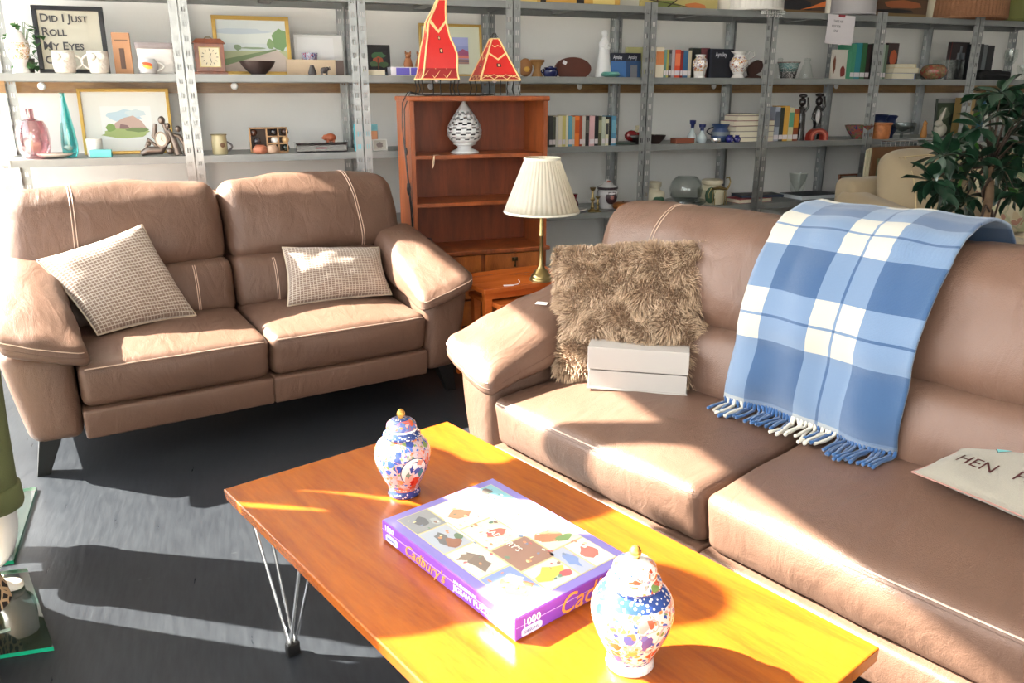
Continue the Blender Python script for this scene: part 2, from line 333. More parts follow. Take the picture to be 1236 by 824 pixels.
# ---------------------------------------------------------------- steel racking along the back wall
SY, SD, BX0, BW = 4.45, .42, -.062, .857
ZT = [.598, .995, 1.387, 1.780]       # shelf tops
galv = mat('galvanised_steel', (.36, .37, .37), .36, .8, bump=.03, bscale=90, var=.12, vscale=25)
shelfm = mat('shelf_steel', (.27, .28, .275), .42, .5, bump=.02, bscale=80, var=.06, vscale=9)
def post_mesh(sx, sy):
    """slotted angle: front flange in x-z, side flange in y-z, real slots"""
    mb = MB(); Z0, Z1, P = 0., 1.80, .066; cols = [0, .012, .017, .023, .028, .040]; nrow = int((Z1-Z0)/P)
    rows = []
    for k in range(nrow+1):
        z = Z0+k*P
        rows += [(z, z+.02, 0), (z+.02, z+.045, 1), (z+.045, min(z+P, Z1), 0)]
    for (a, b, hole) in rows:
        if a >= Z1: break
        b = min(b, Z1)
        for c in range(5):
            if hole and c in (1, 3): continue
            mb.add([(sx*cols[c], 0, a), (sx*cols[c+1], 0, a), (sx*cols[c+1], 0, b), (sx*cols[c], 0, b)], [(0, 1, 2, 3)])
            mb.add([(0, sy*cols[c], a), (0, sy*cols[c+1], a), (0, sy*cols[c+1], b), (0, sy*cols[c], b)], [(0, 1, 2, 3)])
    me = bpy.data.meshes.new('post'); me.from_pydata(mb.v, [], mb.f); me.materials.append(galv); return me
PM = {(a, b): post_mesh(a, b) for a in (-1, 1) for b in (-1, 1)}
def shelf_mesh():
    w = BW-.012; mb = MB(); mb.box((0, .004, -.003), (w, SD-.004, 0)).box((0, 0, -.036), (w, .004, 0)).box((0, SD-.004, -.036), (w, SD, 0))
    mb.box((0, .004, -.036), (w, .018, -.033)).box((0, SD-.018, -.036), (w, SD-.004, -.033)).box((0, .018, -.025), (.003, SD-.018, -.003)).box((w-.003, .018, -.025), (w, SD-.018, -.003)).box((w*.5-.03, .02, -.022), (w*.5+.03, SD-.02, -.003))
    me = bpy.data.meshes.new('shelf'); me.from_pydata(mb.v, [], mb.f); me.materials.append(shelfm); return me
SM = shelf_mesh(); rv = MB()
for k in range(2): rv.ball((.02*(1 if k else -1), -.002, 0), .004, 6)
where = ['behind the left sofa, left end of the racking', 'behind the left sofa, holding the mantel clock', 'behind the teak bookcase', 'with the ginger jar, right of the teak bookcase', 'with the black coffee-table book and white jug', 'with the paper note hanging on it', 'behind the plant, with the glass tank', 'at the far right edge behind the plant']
for k in range(-1, 7):
    x0 = BX0+BW*k; u = thing('shelving_unit', 'grey slotted steel shelving bay '+where[k+1], 'shelving', (x0, SY, 0), group='bays of grey steel racking')
    for (px, py, sx, sy) in ((.003, 0, 1, 1), (BW-.003, 0, -1, 1), (.003, SD+.012, 1, -1), (BW-.003, SD+.012, -1, -1)):
        o = bpy.data.objects.new('post', PM[(sx, sy)]); C.objects.link(o); o.parent = u; o.location = (px, py-.004, 0)
    for z in [.2]+ZT:
        o = bpy.data.objects.new('shelf', SM); C.objects.link(o); o.parent = u; o.location = (.006, .002, z)

# ---------------------------------------------------------------- leather sofas
def leather(name, col):
    m = mat(name, col, .38, spec=.38, bump=.22, bscale=420, var=.07, vscale=3.5); n = m.node_tree.nodes; l = m.node_tree.links; b = n['Principled BSDF']
    # large soft creases under the fine grain
    tc = n.new('ShaderNodeTexCoord'); a = n.new('ShaderNodeTexNoise'); a.inputs['Scale'].default_value = 7; a.inputs['Detail'].default_value = 5; a.inputs['Distortion'].default_value = 1.2
    mp = n.new('ShaderNodeMapping'); mp.inputs['Scale'].default_value = (2.2, .8, 1.1); l.new(tc.outputs['Object'], mp.inputs[0]); l.new(mp.outputs[0], a.inputs[0])
    bp = [q for q in n if q.type == 'BUMP'][0]; b2 = n.new('ShaderNodeBump'); b2.inputs['Strength'].default_value = .26; b2.inputs['Distance'].default_value = .02
    l.new(a.outputs[0], b2.inputs['Height']); l.new(b2.outputs[0], bp.inputs['Normal'])
    return m
lth = leather('taupe_leather', flat(101, 76, 63))
stitch = pm((196, 168, 150), .6); seamd = pm((95, 70, 58), .7); blackm = pm((20, 19, 19), .4)
def frame(o, ang): return Matrix.Translation((o[0], o[1], 0)) @ Matrix.Rotation(R(ang), 4, 'Z')
def sofa(label, org, ang, sw, ns, seed=0, tag_on_arm=False):
    t = thing('leather_sofa', label, 'sofa', (org[0], org[1], 0), R(ang), 'taupe leather sofas'); W = sw*ns; sd = seed
    for i in range(ns):
        a, b = (0, W/ns) ; x0, x1 = i*sw+.004, (i+1)*sw-.004
        soft('base_panel', [(x0-.004, -.005, .125), (x1+.004, -.005, .125), (x1+.004, .62, .125), (x0-.004, .62, .125), (x0-.004, -.022, .238), (x1+.004, -.022, .238), (x1+.004, .62, .238), (x0-.004, .62, .238)], .012, lth, t, (10, 4, 3), bulge=(0, .006, 0))
        o, f = soft('seat_cushion', [(x0, .0, .236), (x1, .0, .236), (x1, .60, .236), (x0, .60, .236), (x0, -.03, .40), (x1, -.03, .40), (x1, .58, .425), (x0, .58, .425)], .035, lth, t, (20, 16, 6), bulge=(.0, .022, .026), wr=.004, ws=9, seed=sd+i)
        MB().tube([f(u/20, -1+.0, .94, .001) for u in range(-19, 20)], .0022, 5).build('stitching', stitch, o)
        MB().tube([f(u/20, -.997, .80, .0005) for u in range(-19, 20)], .0012, 5).build('seam', seamd, o)
        o, f = soft('lumbar_cushion', [(x0, .44, .40), (x1, .44, .40), (x1, .68, .38), (x0, .68, .38), (x0, .475, .63), (x1, .475, .63), (x1, .70, .63), (x0, .70, .63)], .045, lth, t, (16, 6, 8), bulge=(.0, .035, .0), wr=.004, ws=8, seed=sd+10+i)
        c = .52 if i == 0 else -.5
        for dx in (-.012, .012): MB().tube([f(c+dx, -1, w_/10, .001) for w_ in range(-9, 10)], .0018, 5).build('stitching', stitch, o)
        l0 = x0-(.16 if i == 0 else 0); r0 = x1+(.16 if i == ns-1 else 0); lt = x0-(.13 if i == 0 else 0); rt = x1+(.13 if i == ns-1 else 0)
        o, f = soft('back_cushion', [(l0, .49, .60), (r0, .49, .60), (r0, .76, .56), (l0, .76, .56), (lt, .595, .935), (rt, .595, .935), (rt, .80, .925), (lt, .80, .925)], .075, lth, t, (20, 8, 12), bulge=(.0, .05, .022), wr=.009, ws=7, seed=sd+20+i)
        c = -.42 if i == 0 else .45
        for dx in (-.014, .014): MB().tube([f(c+dx, -1, w_/12, .001) for w_ in range(-11, 12)]+[f(c+dx, v_/6, 1, .001) for v_ in range(-6, 5)], .0018, 5).build('stitching', stitch, o)
    soft('back_panel', box8((-.13, .70, .13), (W+.13, .86, .88)), .03, lth, t, (10, 4, 8))
    for s in (-1, 1):
        X = (lambda x: -x) if s < 0 else (lambda x: W+x)
        def H(pts):
            q = [(X(a), b, c) for a, b, c in pts]
            return q if s > 0 else [q[1], q[0], q[3], q[2], q[5], q[4], q[7], q[6]]
        o, f = soft('arm_panel', H([(.002, .0, .13), (.165, .02, .13), (.185, .84, .13), (.002, .84, .13), (.006, -.01, .44), (.225, .01, .475), (.235, .84, .58), (.006, .84, .56)]), .045, lth, t, (6, 14, 10), bulge=(.015, .015, 0), wr=.002, seed=sd+30)
        o, f = soft('arm_cushion', H([(-.050, -.070, .405), (.215, -.045, .482), (.24, .60, .55), (-.03, .60, .53), (-.045, -.060, .475), (.225, -.035, .555), (.215, .60, .70), (.0, .60, .71)]), .036, lth, t, (12, 18, 6), bulge=(0, .012, .030), wr=.009, ws=8, seed=sd+31+s)
        MB().tube([f(u/12, -1, .45, .001) for u in range(-11, 12)], .0018, 5).build('stitching', stitch, o)
        MB().tube([f(u/12, -.995, -.1, -.001) for u in range(-12, 13)]+[f(1 if s > 0 else 1, v/12, -.1, -.001) for v in range(-11, 12)], .0022, 5).build('seam', seamd, o)
        if tag_on_arm and s < 0:
            p = f(.15, -.05, 1, .002); MB().box((-.02, -.011, 0), (.02, .011, .0012)).xf(T(p, .5, .12)).build('sticker', pm((240, 238, 232)), o)
        for y in (.08, .76):
            lg = MB().hexa([(X(.15)-.02, y-.02, 0), (X(.15)+.02, y-.02, 0), (X(.15)+.02, y+.02, 0), (X(.15)-.02, y+.02, 0), (X(.11)-.035, y-.035, .135), (X(.11)+.035, y-.035, .135), (X(.11)+.035, y+.035, .135), (X(.11)-.035, y+.035, .135)]).build('leg', blackm, t)
    return t
LO, LA, RO, RA = (-.503, 2.975), 11.5, (.765, 2.21), -70.3
ML, MR = frame(LO, LA), frame(RO, RA)
sofa('two-seat taupe leather sofa in front of the steel racking, holding two checked cushions', LO, LA, .667, 2, 3)
sofa('long taupe leather sofa on the right with the blue tartan throw and fur cushion', RO, RA, .80, 2, 50, True)

# ---------------------------------------------------------------- coffee table with hairpin legs
TA, TB, TC, TD = V((-.046, 1.812)), V((.554, 2.021)), V((.927, .831)), V((.240, .640))
yew = wood('cherry_veneer', flat(134, 62, 14), flat(176, 94, 18), scale=(9, 1.1, 4), rough=.25, coat=.3, ring=1.6)
ta = math.atan2((TB-TA).y, (TB-TA).x); tw = (TB-TA).length; tl = (TC-TB).length
t = thing('coffee_table', 'long orange-brown wooden coffee table on chrome hairpin legs', 'table', (TA.x, TA.y, 0), ta)
MB().hexa([(0.003, -tl, .392), (tw-.003, -tl, .392), (tw-.003, -.003, .392), (0.003, -.003, .392), (0, -tl, .42), (tw, -tl, .42), (tw, 0, .42), (0, 0, .42)]).build('table_top', yew, t, bevel=.003)
chrome = mat('chrome_rod', (.75, .75, .76), .15, 1.)
for (x, y, sx, sy) in ((.115, -.095, 1, 1), (tw-.115, -.095, -1, 1), (.115, -tl+.095, 1, -1), (tw-.115, -tl+.095, -1, -1)):
    fx, fy = x-sx*.035, y+sy*(-.03)
    lg = MB(); base = V((fx, fy, .02)); pl = .385
    ends = [(x-sx*.075, y+sy*.055), (x-sx*.048, y+sy*.028), (x+sx*.03, y-sy*.035), (x+sx*.06, y-sy*.062)]
    for i in (0, 2):
        a, b = ends[i], ends[i+1]; q = [V((a[0], a[1], pl)), base+V((-.006, 0, .0)), base+V((.006, 0, 0)), V((b[0], b[1], pl))]
        lg.tube([q[0], q[0].lerp(q[1], .5), q[1]], .0042, 8); lg.tube([q[2], q[3].lerp(q[2], .5), q[3]], .0042, 8)
    o = lg.build('leg', chrome, t, smooth=True, auto=40)
    MB().box((fx-.016, fy-.010, 0), (fx+.016, fy+.010, .034)).build('foot_cap', blackm, o, bevel=.003)
    MB().box((x-.05, y-.05, .386), (x+.05, y+.05, .392)).build('mounting_plate', pm((60, 60, 62), .4, .8), o)
ZT_ = .42
# ---------------------------------------------------------------- jigsaw box
B0, L0 = V((.399, 1.063)), V((.258, 1.462)); ba = math.atan2((B0-L0).y, (B0-L0).x)
bl, bw, bh = .425, .290, .046
t = thing('jigsaw_box', 'purple jigsaw puzzle box with a picture lid lying on the coffee table', 'box', (B0.x, B0.y, ZT_), ba)
purple = pm((118, 62, 170), .3, coat=.4); purple2 = pm((132, 120, 186), .35, coat=.4)
MB().box((-bl+.004, .004, .0), (-.004, bw-.004, bh-.004)).build('base_tray', purple, t)
lid = MB().box((-bl, 0, .004), (0, bw, bh)).build('lid', purple, t, bevel=.002)
MB().box((-bl+.002, .002, bh), (-.002, bw-.002, bh+.0006)).build('cover_border', purple2, lid)
MB().box((-bl+.002, -.0008, .027), (-.002, 0, .0278)).box((0, .002, .027), (.0008, bw-.002, .0278)).build('edge_line', pm((190, 160, 215)), lid)
tiles = [(0, 0, .28, .30, (96, 122, 190)), (0, .30, .20, .62, (182, 214, 190)), (0, .62, .24, .78, (150, 160, 190)), (0, .78, .24, 1, (225, 225, 215)), (.28, 0, .56, .30, (205, 200, 190)), (.20, .30, .44, .66, (130, 84, 70)), (.24, .66, .52, 1, (235, 225, 190)), (.56, 0, .80, .28, (150, 160, 178)), (.44, .30, .70, .64, (240, 235, 200)), (.52, .64, .76, 1, (232, 220, 205)), (.80, 0, 1, .30, (120, 124, 130)), (.70, .30, 1, .62, (238, 232, 222)), (.76, .62, 1, 1, (92, 170, 190))]
cov = MB(); cm = []; zc = bh+.0008; mg = .022; PW, PH = bl-2*mg, bw-2*mg
bn_ = [0]
def cadd(pts, col, lay=0):
    col = tuple(int(c*.72+d*.28) for c, d in zip(col, (222, 214, 196)))
    m = pm(col, .35, coat=.5)
    if m not in cm: cm.append(m)
    bn_[0] += 1 if lay > 2 else 0; z = zc+lay*.0003+bn_[0]*.00001
    k = len(cov.v); cov.v += [(-mg-u*PW, mg+v*PH, z) for u, v in pts]; cov.f.append(tuple(range(k, k+len(pts)))); cov.mi.append(cm.index(m))
rnd = random.Random(5)
def blob(cu, cv, ru, rv_, n=10, j=.35): return [(cu+ru*math.cos(2*PI*i/n)*(1+rnd.uniform(-j, j)), cv+rv_*math.sin(2*PI*i/n)*(1+rnd.uniform(-j, j))) for i in range(n)]
cadd([(0, 0), (1, 0), (1, 1), (0, 1)], (224, 222, 205))
for (u0, v0, u1, v1, c) in tiles:
    cadd([(u0, v0), (u1, v0), (u1, v1), (u0, v1)], (196, 178, 120), 1)
    cadd([(u0+.006, v0+.008), (u1-.006, v0+.008), (u1-.006, v1-.008), (u0+.006, v1-.008)], c, 2)
for (u, v, a, b, c) in [(.13, .13, .08, .09, (236, 196, 40)), (.17, .21, .05, .05, (235, 228, 215)), (.10, .24, .03, .04, (214, 100, 60)), (.40, .15, .09, .07, (92, 74, 66)), (.47, .10, .03, .06, (110, 90, 76)), (.10, .46, .05, .12, (232, 196, 48)), (.06, .55, .03, .05, (170, 50, 60)), (.36, .80, .07, .10, (170, 96, 60)), (.30, .88, .03, .07, (90, 130, 60)), (.68, .12, .07, .05, (70, 72, 76)), (.90, .15, .06, .06, (60, 66, 74)), (.86, .24, .04, .04, (150, 158, 162)), (.90, .80, .06, .09, (120, 92, 80)), (.94, .88, .035, .05, (72, 60, 62)), (.82, .68, .04, .06, (70, 100, 60)), (.62, .16, .05, .06, (120, 60, 40)), (.56, .50, .04, .09, (196, 80, 60)), (.64, .80, .06, .09, (205, 120, 60)), (.84, .46, .05, .10, (214, 130, 90)), (.12, .88, .06, .07, (180, 80, 70)), (.12, .70, .06, .05, (90, 120, 190)), (.66, .24, .03, .04, (60, 90, 60)), (.50, .90, .04, .05, (225, 180, 60))]: cadd(blob(u, v, a, b), c, 3)
for k in range(110):
    u, v = rnd.uniform(.05, .95), rnd.uniform(.05, .95); cadd(blob(u, v, rnd.uniform(.004, .016), rnd.uniform(.006, .02), 7), rnd.choice([(230, 120, 70), (240, 220, 150), (90, 110, 150), (120, 80, 60), (200, 60, 70), (70, 110, 90), (245, 240, 230)]), 4)
cov.build('cover_picture', cm, lid)
gold = pm((226, 150, 60), .4); cream = pm((244, 238, 226), .45)
TM = lambda x, y, z, rz: Matrix.Translation((x, y, z)) @ Matrix.Rotation(rz, 4, 'Z')
# lettering on the long side (faces -y of the box) and the short side (faces +x)
text('Cadbury\'s', .034, gold, lid, Matrix.Translation((-bl+.085, -.0012, .010)) @ FRONT, shear=.35, ext=.0004)
text('1000', .017, cream, lid, Matrix.Translation((-bl+.012, -.0012, .030)) @ FRONT, ext=.0004)
text('1000 PIECE DELUXE', .008, cream, lid, Matrix.Translation((-bl+.250, -.0012, .029)) @ FRONT, ext=.0004)
text('JIGSAW PUZZLE', .0165, cream, lid, Matrix.Translation((-bl+.250, -.0012, .013)) @ FRONT, ext=.0004)
SIDE = Matrix.Rotation(PI/2, 4, 'Z') @ FRONT
text('1000', .021, cream, lid, Matrix.Translation((.0012, .014, .024)) @ SIDE, ext=.0004)
text('Cadbury\'s', .052, gold, lid, Matrix.Translation((.0012, .098, .006)) @ SIDE, shear=.35, ext=.0004)
for (M_, o_) in ((Matrix.Translation((-bl+.014, -.0006, .006)) @ FRONT, 0), (Matrix.Translation((.0006, .014, .005)) @ SIDE, 0)):
    MB().poly([(0, .002), (.006, 0), (.040, 0), (.046, .004), (.046, .012), (.040, .016), (.006, .016), (0, .012)], .0006).xf(M_ @ Matrix.Rotation(-PI/2, 4, 'X')).build('maker_badge', pm((196, 206, 226)), lid)
    text('GIBSONS', .008, pm((110, 110, 160)), lid, M_ @ Matrix.Translation((.004, .005, .0006)), ext=.0003)
text('CADBURY\'S', .020, cream, lid, Matrix.Translation((-mg-.64*PW+.01, mg+.45*PH, bh+.0040)) @ Matrix.Rotation(0, 4, 'Z'), ext=.0003)
text('Chocolate', .015, cream, lid, Matrix.Translation((-mg-.64*PW+.015, mg+.37*PH, bh+.0040)), ext=.0003)
# ---------------------------------------------------------------- two lidded ginger jars on the coffee table
def ginger_jar(label, loc, hgt, r, m, mlid, knobm, rz, medallion=None):
    t = thing('ginger_jar', label, 'jar', loc, rz, 'lidded china jars on the coffee table'); k = hgt/.22; q = r/.064
    P = [(.0, .001), (.036, 0), (.038, .004), (.036, .012), (.034, .017), (.038, .028), (.048, .05), (.057, .072), (.0625, .092), (.064, .108), (.062, .122), (.056, .136), (.046, .147), (.036, .153), (.033, .160)]
    b = MB().lathe([(a*q, z*k) for a, z in P], 48).build('body', m, t, smooth=True)
    L = [(.0, .150), (.030, .151), (.041, .153), (.043, .157), (.041, .162), (.035, .165), (.034, .170), (.0345, .178), (.032, .187), (.025, .194), (.015, .1985), (.006, .200), (.001, .2005)]
    l_ = MB().lathe([(a*q, z*k) for a, z in L], 48).build('lid', mlid, t, smooth=True)
    MB().lathe([(.001, .198), (.006, .199), (.0055, .203), (.009, .207), (.0095, .212), (.007, .218), (.001, .221)][0:0]+[(a*q, z*k) for a, z in [(.001, .198), (.007, .199), (.006, .202), (.0095, .207), (.0092, .213), (.006, .219), (.001, .222)]], 20).build('knob', knobm, l_, smooth=True)
    if medallion:
        mbm = MB(); ms = []
        def rad(z):
            for i in range(len(P)-1):
                if P[i][1]*k <= z <= P[i+1][1]*k: f_ = (z-P[i][1]*k)/((P[i+1][1]-P[i][1])*k); return (P[i][0]+(P[i+1][0]-P[i][0])*f_)*q
            return r
        def patch(ca, cz, ra, rz_, col, lay, n=18, j=0.):
            m_ = pm(col, .2, coat=.6); 
            if m_ not in ms: ms.append(m_)
            vs = []
            for ring in (0, .35, .7, 1):
                for i in range(n):
                    f_ = ring*(1+j*math.sin(i*2.7+ca*9)); a_ = ca+ra*f_*math.cos(2*PI*i/n); z_ = cz+rz_*f_*math.sin(2*PI*i/n); R_ = rad(z_)+.0004+lay*.00025; vs.append((R_*math.cos(a_), R_*math.sin(a_), z_))
            fs = [(a*n+i, a*n+(i+1) % n, (a+1)*n+(i+1) % n, (a+1)*n+i) for a in range(3) for i in range(n)]
            mbm.add(vs, fs, ms.index(m_))
        for a in medallion: patch(*a)
        mbm.build('painted_medallion', ms, b)
    return t
bl_ = (.03, .06, .22); ro = (.62, .25, .2)
jm1 = porcelain('imari_body_far', (0, .21), [(0, bl_, 0), (.075, (.55, .2, .14), 0), (.12, ro, 1), (.17, (.62, .42, .45), 1), (.33, (.45, .55, .68), 1), (.48, (.85, .8, .68), 1), (.62, (.30, .25, .25), 1), (.70, bl_, 0)], 50, base=(.55, .42, .42))
jl1 = porcelain('imari_lid_far', (.14, .20), [(0, bl_, 0), (.3, (.8, .8, .8), 0), (.38, (.5, .5, .6), 1), (.72, bl_, 0), (.85, (.10, .16, .4), 0)], 50, base=(.12, .16, .36))
goldk = mat('gilt', flat(222, 165, 80), .25, .7)
u1, u2 = atz(488, 594, ZT_), atz(760, 799, ZT_)
an = math.atan2(-u1.y, -u1.x)
ginger_jar('patterned china jar with blue lid and round flower medallion, far end of the table', u1, .205, .064, jm1, jl1, goldk, an,
  [(.42, .074, .54, .038, (40, 44, 90), 0), (.42, .074, .50, .0355, (240, 214, 200), 1), (.25, .055, .22, .018, (232, 168, 150), 2, 12, .2), (.52, .048, .22, .013, (214, 66, 40), 3, 12, .25), (.40, .045, .10, .007, (190, 40, 30), 4, 10, .3), (.55, .078, .20, .008, (70, 90, 150), 3, 12, .3), (.70, .070, .12, .012, (70, 130, 130), 3, 10, .3), (.62, .098, .13, .007, (226, 130, 96), 3, 10, .3), (.18, .070, .10, .008, (120, 130, 110), 3, 9, .4), (.30, .085, .07, .01, (60, 74, 130), 4, 9, .4)])
jm2 = porcelain('imari_body_near', (0, .21), [(0, (.84, .82, .8), 0), (.085, bl_, 0), (.10, (.62, .16, .05), 1), (.16, (.84, .8, .76), 1), (.62, (.03, .07, .28), 0), (.70, (.75, .7, .66), 0), (.715, (.03, .07, .28), 0), (.80, (.6, .2, .1), 0)], 46, base=(.72, .67, .63))
jl2 = porcelain('imari_lid_near', (.14, .20), [(0, (.04, .07, .22), 0), (.22, (.3, .12, .08), 1), (.40, (.8, .78, .74), 0), (.46, (.84, .8, .74), 1), (.85, (.84, .82, .78), 0)], 52, base=(.84, .80, .74))
ginger_jar('large lidded china jar with orange and blue flowers on white, beside the jigsaw box corner', u2, .213, .066, jm2, jl2, goldk, 0.3)

# ---------------------------------------------------------------- cushions
def weave(name, base, line, sc=46., lw=.16):
    m = bpy.data.materials.new(name); m.use_nodes = True; n = m.node_tree.nodes; l = m.node_tree.links; b = n['Principled BSDF']
    uv = n.new('ShaderNodeUVMap'); uv.uv_map = 'uv'; sp = n.new('ShaderNodeSeparateXYZ'); l.new(uv.outputs[0], sp.inputs[0]); ms = []
    wo = n.new('ShaderNodeTexNoise'); wo.inputs['Scale'].default_value = 90; l.new(uv.outputs[0], wo.inputs[0])
    for i in (0, 1):
        a = n.new('ShaderNodeMath'); a.operation = 'MULTIPLY'; a.inputs[1].default_value = sc; l.new(sp.outputs[i], a.inputs[0])
        f = n.new('ShaderNodeMath'); f.operation = 'FRACT'; l.new(a.outputs[0], f.inputs[0])
        c = n.new('ShaderNodeMath'); c.operation = 'LESS_THAN'; c.inputs[1].default_value = lw*(1.3 if i else 1); l.new(f.outputs[0], c.inputs[0]); ms.append(c)
    mx = n.new('ShaderNodeMath'); mx.operation = 'MAXIMUM'; l.new(ms[0].outputs[0], mx.inputs[0]); l.new(ms[1].outputs[0], mx.inputs[1])
    g = n.new('ShaderNodeMath'); g.operation = 'MULTIPLY'; l.new(mx.outputs[0], g.inputs[0]); l.new(wo.outputs[0], g.inputs[1])
    g2 = n.new('ShaderNodeMath'); g2.operation = 'MULTIPLY'; g2.inputs[1].default_value = 1.5; g2.use_clamp = True; l.new(g.outputs[0], g2.inputs[0])
    cm_ = n.new('ShaderNodeMixRGB'); cm_.inputs[1].default_value = (*base, 1); cm_.inputs[2].default_value = (*line, 1); l.new(g2.outputs[0], cm_.inputs[0]); l.new(cm_.outputs[0], b.inputs['Base Color'])
    bp = n.new('ShaderNodeBump'); bp.inputs['Strength'].default_value = .5; bp.inputs['Distance'].default_value = .002; l.new(g2.outputs[0], bp.inputs['Height']); l.new(bp.outputs[0], b.inputs['Normal'])
    b.inputs['Roughness'].default_value = .9; b.inputs['Sheen Weight'].default_value = .2; return m
def cushion(name, label, quad, th, m, cat='cushion', group=None, wr=.004, nseg=30, pucker=.06, seed=0, seam=None, seamr=.004, name_body='cover'):
    """quad: bottom-left, bottom-right, top-right, top-left in world; pillow swelling th towards the front"""
    q = [V(p) for p in quad]; n = (q[1]-q[0]).cross(q[3]-q[0]).normalized(); org = (q[0]+q[1])/2
    t = thing(name, label, cat, org, 0, group); q = [p-org for p in q]
    def sf(u, v, side):
        a, b = 2*u-1, 2*v-1
        ui = u+ (a*-pucker*.5)*(1-b*b)*0; P = q[0].lerp(q[1], u).lerp(q[3].lerp(q[2], u), v)
        c = (q[0]+q[1]+q[2]+q[3])/4
        P = P+(c-P)*pucker*((1-a*a)*abs(b)**3+(1-b*b)*abs(a)**3)
        hgt = th/2*max(0, 1-a*a)**.42*max(0, 1-b*b)**.42*(1 if side else 1)
        nz = noise.noise(V((u*5+seed*9, v*5, side*3)))*wr*2*min(1, hgt/th*3)
        return P+n*((hgt+nz)*(1 if side else -1))
    vs = []; fs = []; uvs = []; N = nseg
    for side in (1, 0):
        k = len(vs)
        for j in range(N+1):
            for i in range(N+1):
                u = .5-.5*math.cos(PI*i/N); v = .5-.5*math.cos(PI*j/N); u = .5*u+.5*i/N; v = .5*v+.5*j/N
                vs.append(sf(u, v, side)); uvs.append((u, v))
        for j in range(N):
            for i in range(N):
                f = (k+j*(N+1)+i, k+j*(N+1)+i+1, k+(j+1)*(N+1)+i+1, k+(j+1)*(N+1)+i); fs.append(f if side else f[::-1])
    me = bpy.data.meshes.new(name_body); me.from_pydata([tuple(v) for v in vs], [], fs); ul = me.uv_layers.new(name='uv')
    for lp in me.loops: ul.data[lp.index].uv = uvs[lp.vertex_index]
    bm = bmesh.new(); bm.from_mesh(me); bmesh.ops.remove_doubles(bm, verts=bm.verts, dist=1e-5); bm.to_mesh(me); bm.free(); me.shade_smooth()
    o = link(name_body, me, t, m); me.shade_smooth()
    if seam:
        loop = [sf(i/24, 0, 1) for i in range(24)]+[sf(1, i/24, 1) for i in range(24)]+[sf(1-i/24, 1, 1) for i in range(24)]+[sf(0, 1-i/24, 1) for i in range(25)]
        MB().tube(loop, seamr, 6).build('piping', seam, t, smooth=True)
    return t, sf, o, n
chk = weave('checked_tweed', flat(126, 106, 94), flat(200, 188, 174), 30, .20)
def LP(*p): return ML @ V(p)
def RP(*p): return MR @ V(p)
cushion('scatter_cushion', 'square beige checked cushion tilted against the left arm of the left sofa', [LP(.10, .24, .435), LP(.47, .34, .435), LP(.33, .46, .80), LP(-.05, .44, .70)], .13, chk, seed=1, group='beige checked cushions', seam=pm((190, 172, 150), .9), seamr=.003)
cushion('scatter_cushion', 'low rectangular beige checked cushion by the right arm of the left sofa', [LP(.83, .29, .435), LP(1.29, .25, .435), LP(1.31, .42, .62), LP(.87, .44, .66)], .14, chk, seed=2, group='beige checked cushions', seam=pm((190, 172, 150), .9), seamr=.003)
# linen cushion with embroidered words
linen = mat('cream_linen', flat(128, 122, 110), .95, bump=.35, bscale=600, var=.05, vscale=300, sheen=.2)
hq = [RP(1.13, .315, .468), RP(1.57, .24, .468), RP(1.65, .47, .56), RP(1.195, .50, .53)]
t, sf, body, n_ = cushion('scatter_cushion', 'flat cream linen cushion with stitched words and hearts on the right sofa', hq, .06, linen, seam=pm((150, 110, 100), .9), seamr=.002, seed=4)
def on_cushion(u, v): return sf(u, v, 1)
ux = (hq[1]-hq[0]).normalized(); uz = n_ if n_.z > 0 else -n_; uy = uz.cross(ux).normalized()
brn = pm((84, 44, 42), .9)
for body_, u, v, sz in (('HEN', .10, .30, .044), ('PE', .385, .30, .044)):
    me_o = text(body_, sz, brn, t, Matrix.Identity(4), name='embroidered_word', ext=.0003)
    me = me_o.data; c0 = V((u, v))
    for v_ in me.vertices:
        uu = u+v_.co.x/.446; vv = v+v_.co.y/.22
        side_f = on_cushion(min(max(uu, .001), .999), min(max(vv, .001), .999)); v_.co = side_f+n_*.0016
def heart(cx, cy, s, n=26): return [(cx+s*.06*16*math.sin(a)**3, cy+s*.06*(13*math.cos(a)-5*math.cos(2*a)-2*math.cos(3*a)-math.cos(4*a))) for a in [2*PI*i/n for i in range(n)]]
for (cx, cy, s, col, rim) in ((.21, .72, .020, (92, 150, 150), (60, 40, 40)), (.40, .68, .034, (128, 86, 72), (80, 48, 42))):
    for kk, (sc_, cc) in enumerate(((1.12, rim), (1.0, col))):
        pts = [V((x/.446, y/.22)) for x, y in heart(0, 0, s*sc_)]
        vs = [on_cushion(cx, cy)+n_*(.001+.0006*kk)]+[on_cushion(cx+p.x, min(.995, cy+p.y))+n_*(.001+.0006*kk) for p in pts]
        MB().add(vs, [(0, i+1, (i+1) % len(pts)+1) for i in range(len(pts))]).build('heart_patch', pm(cc, .9), t)
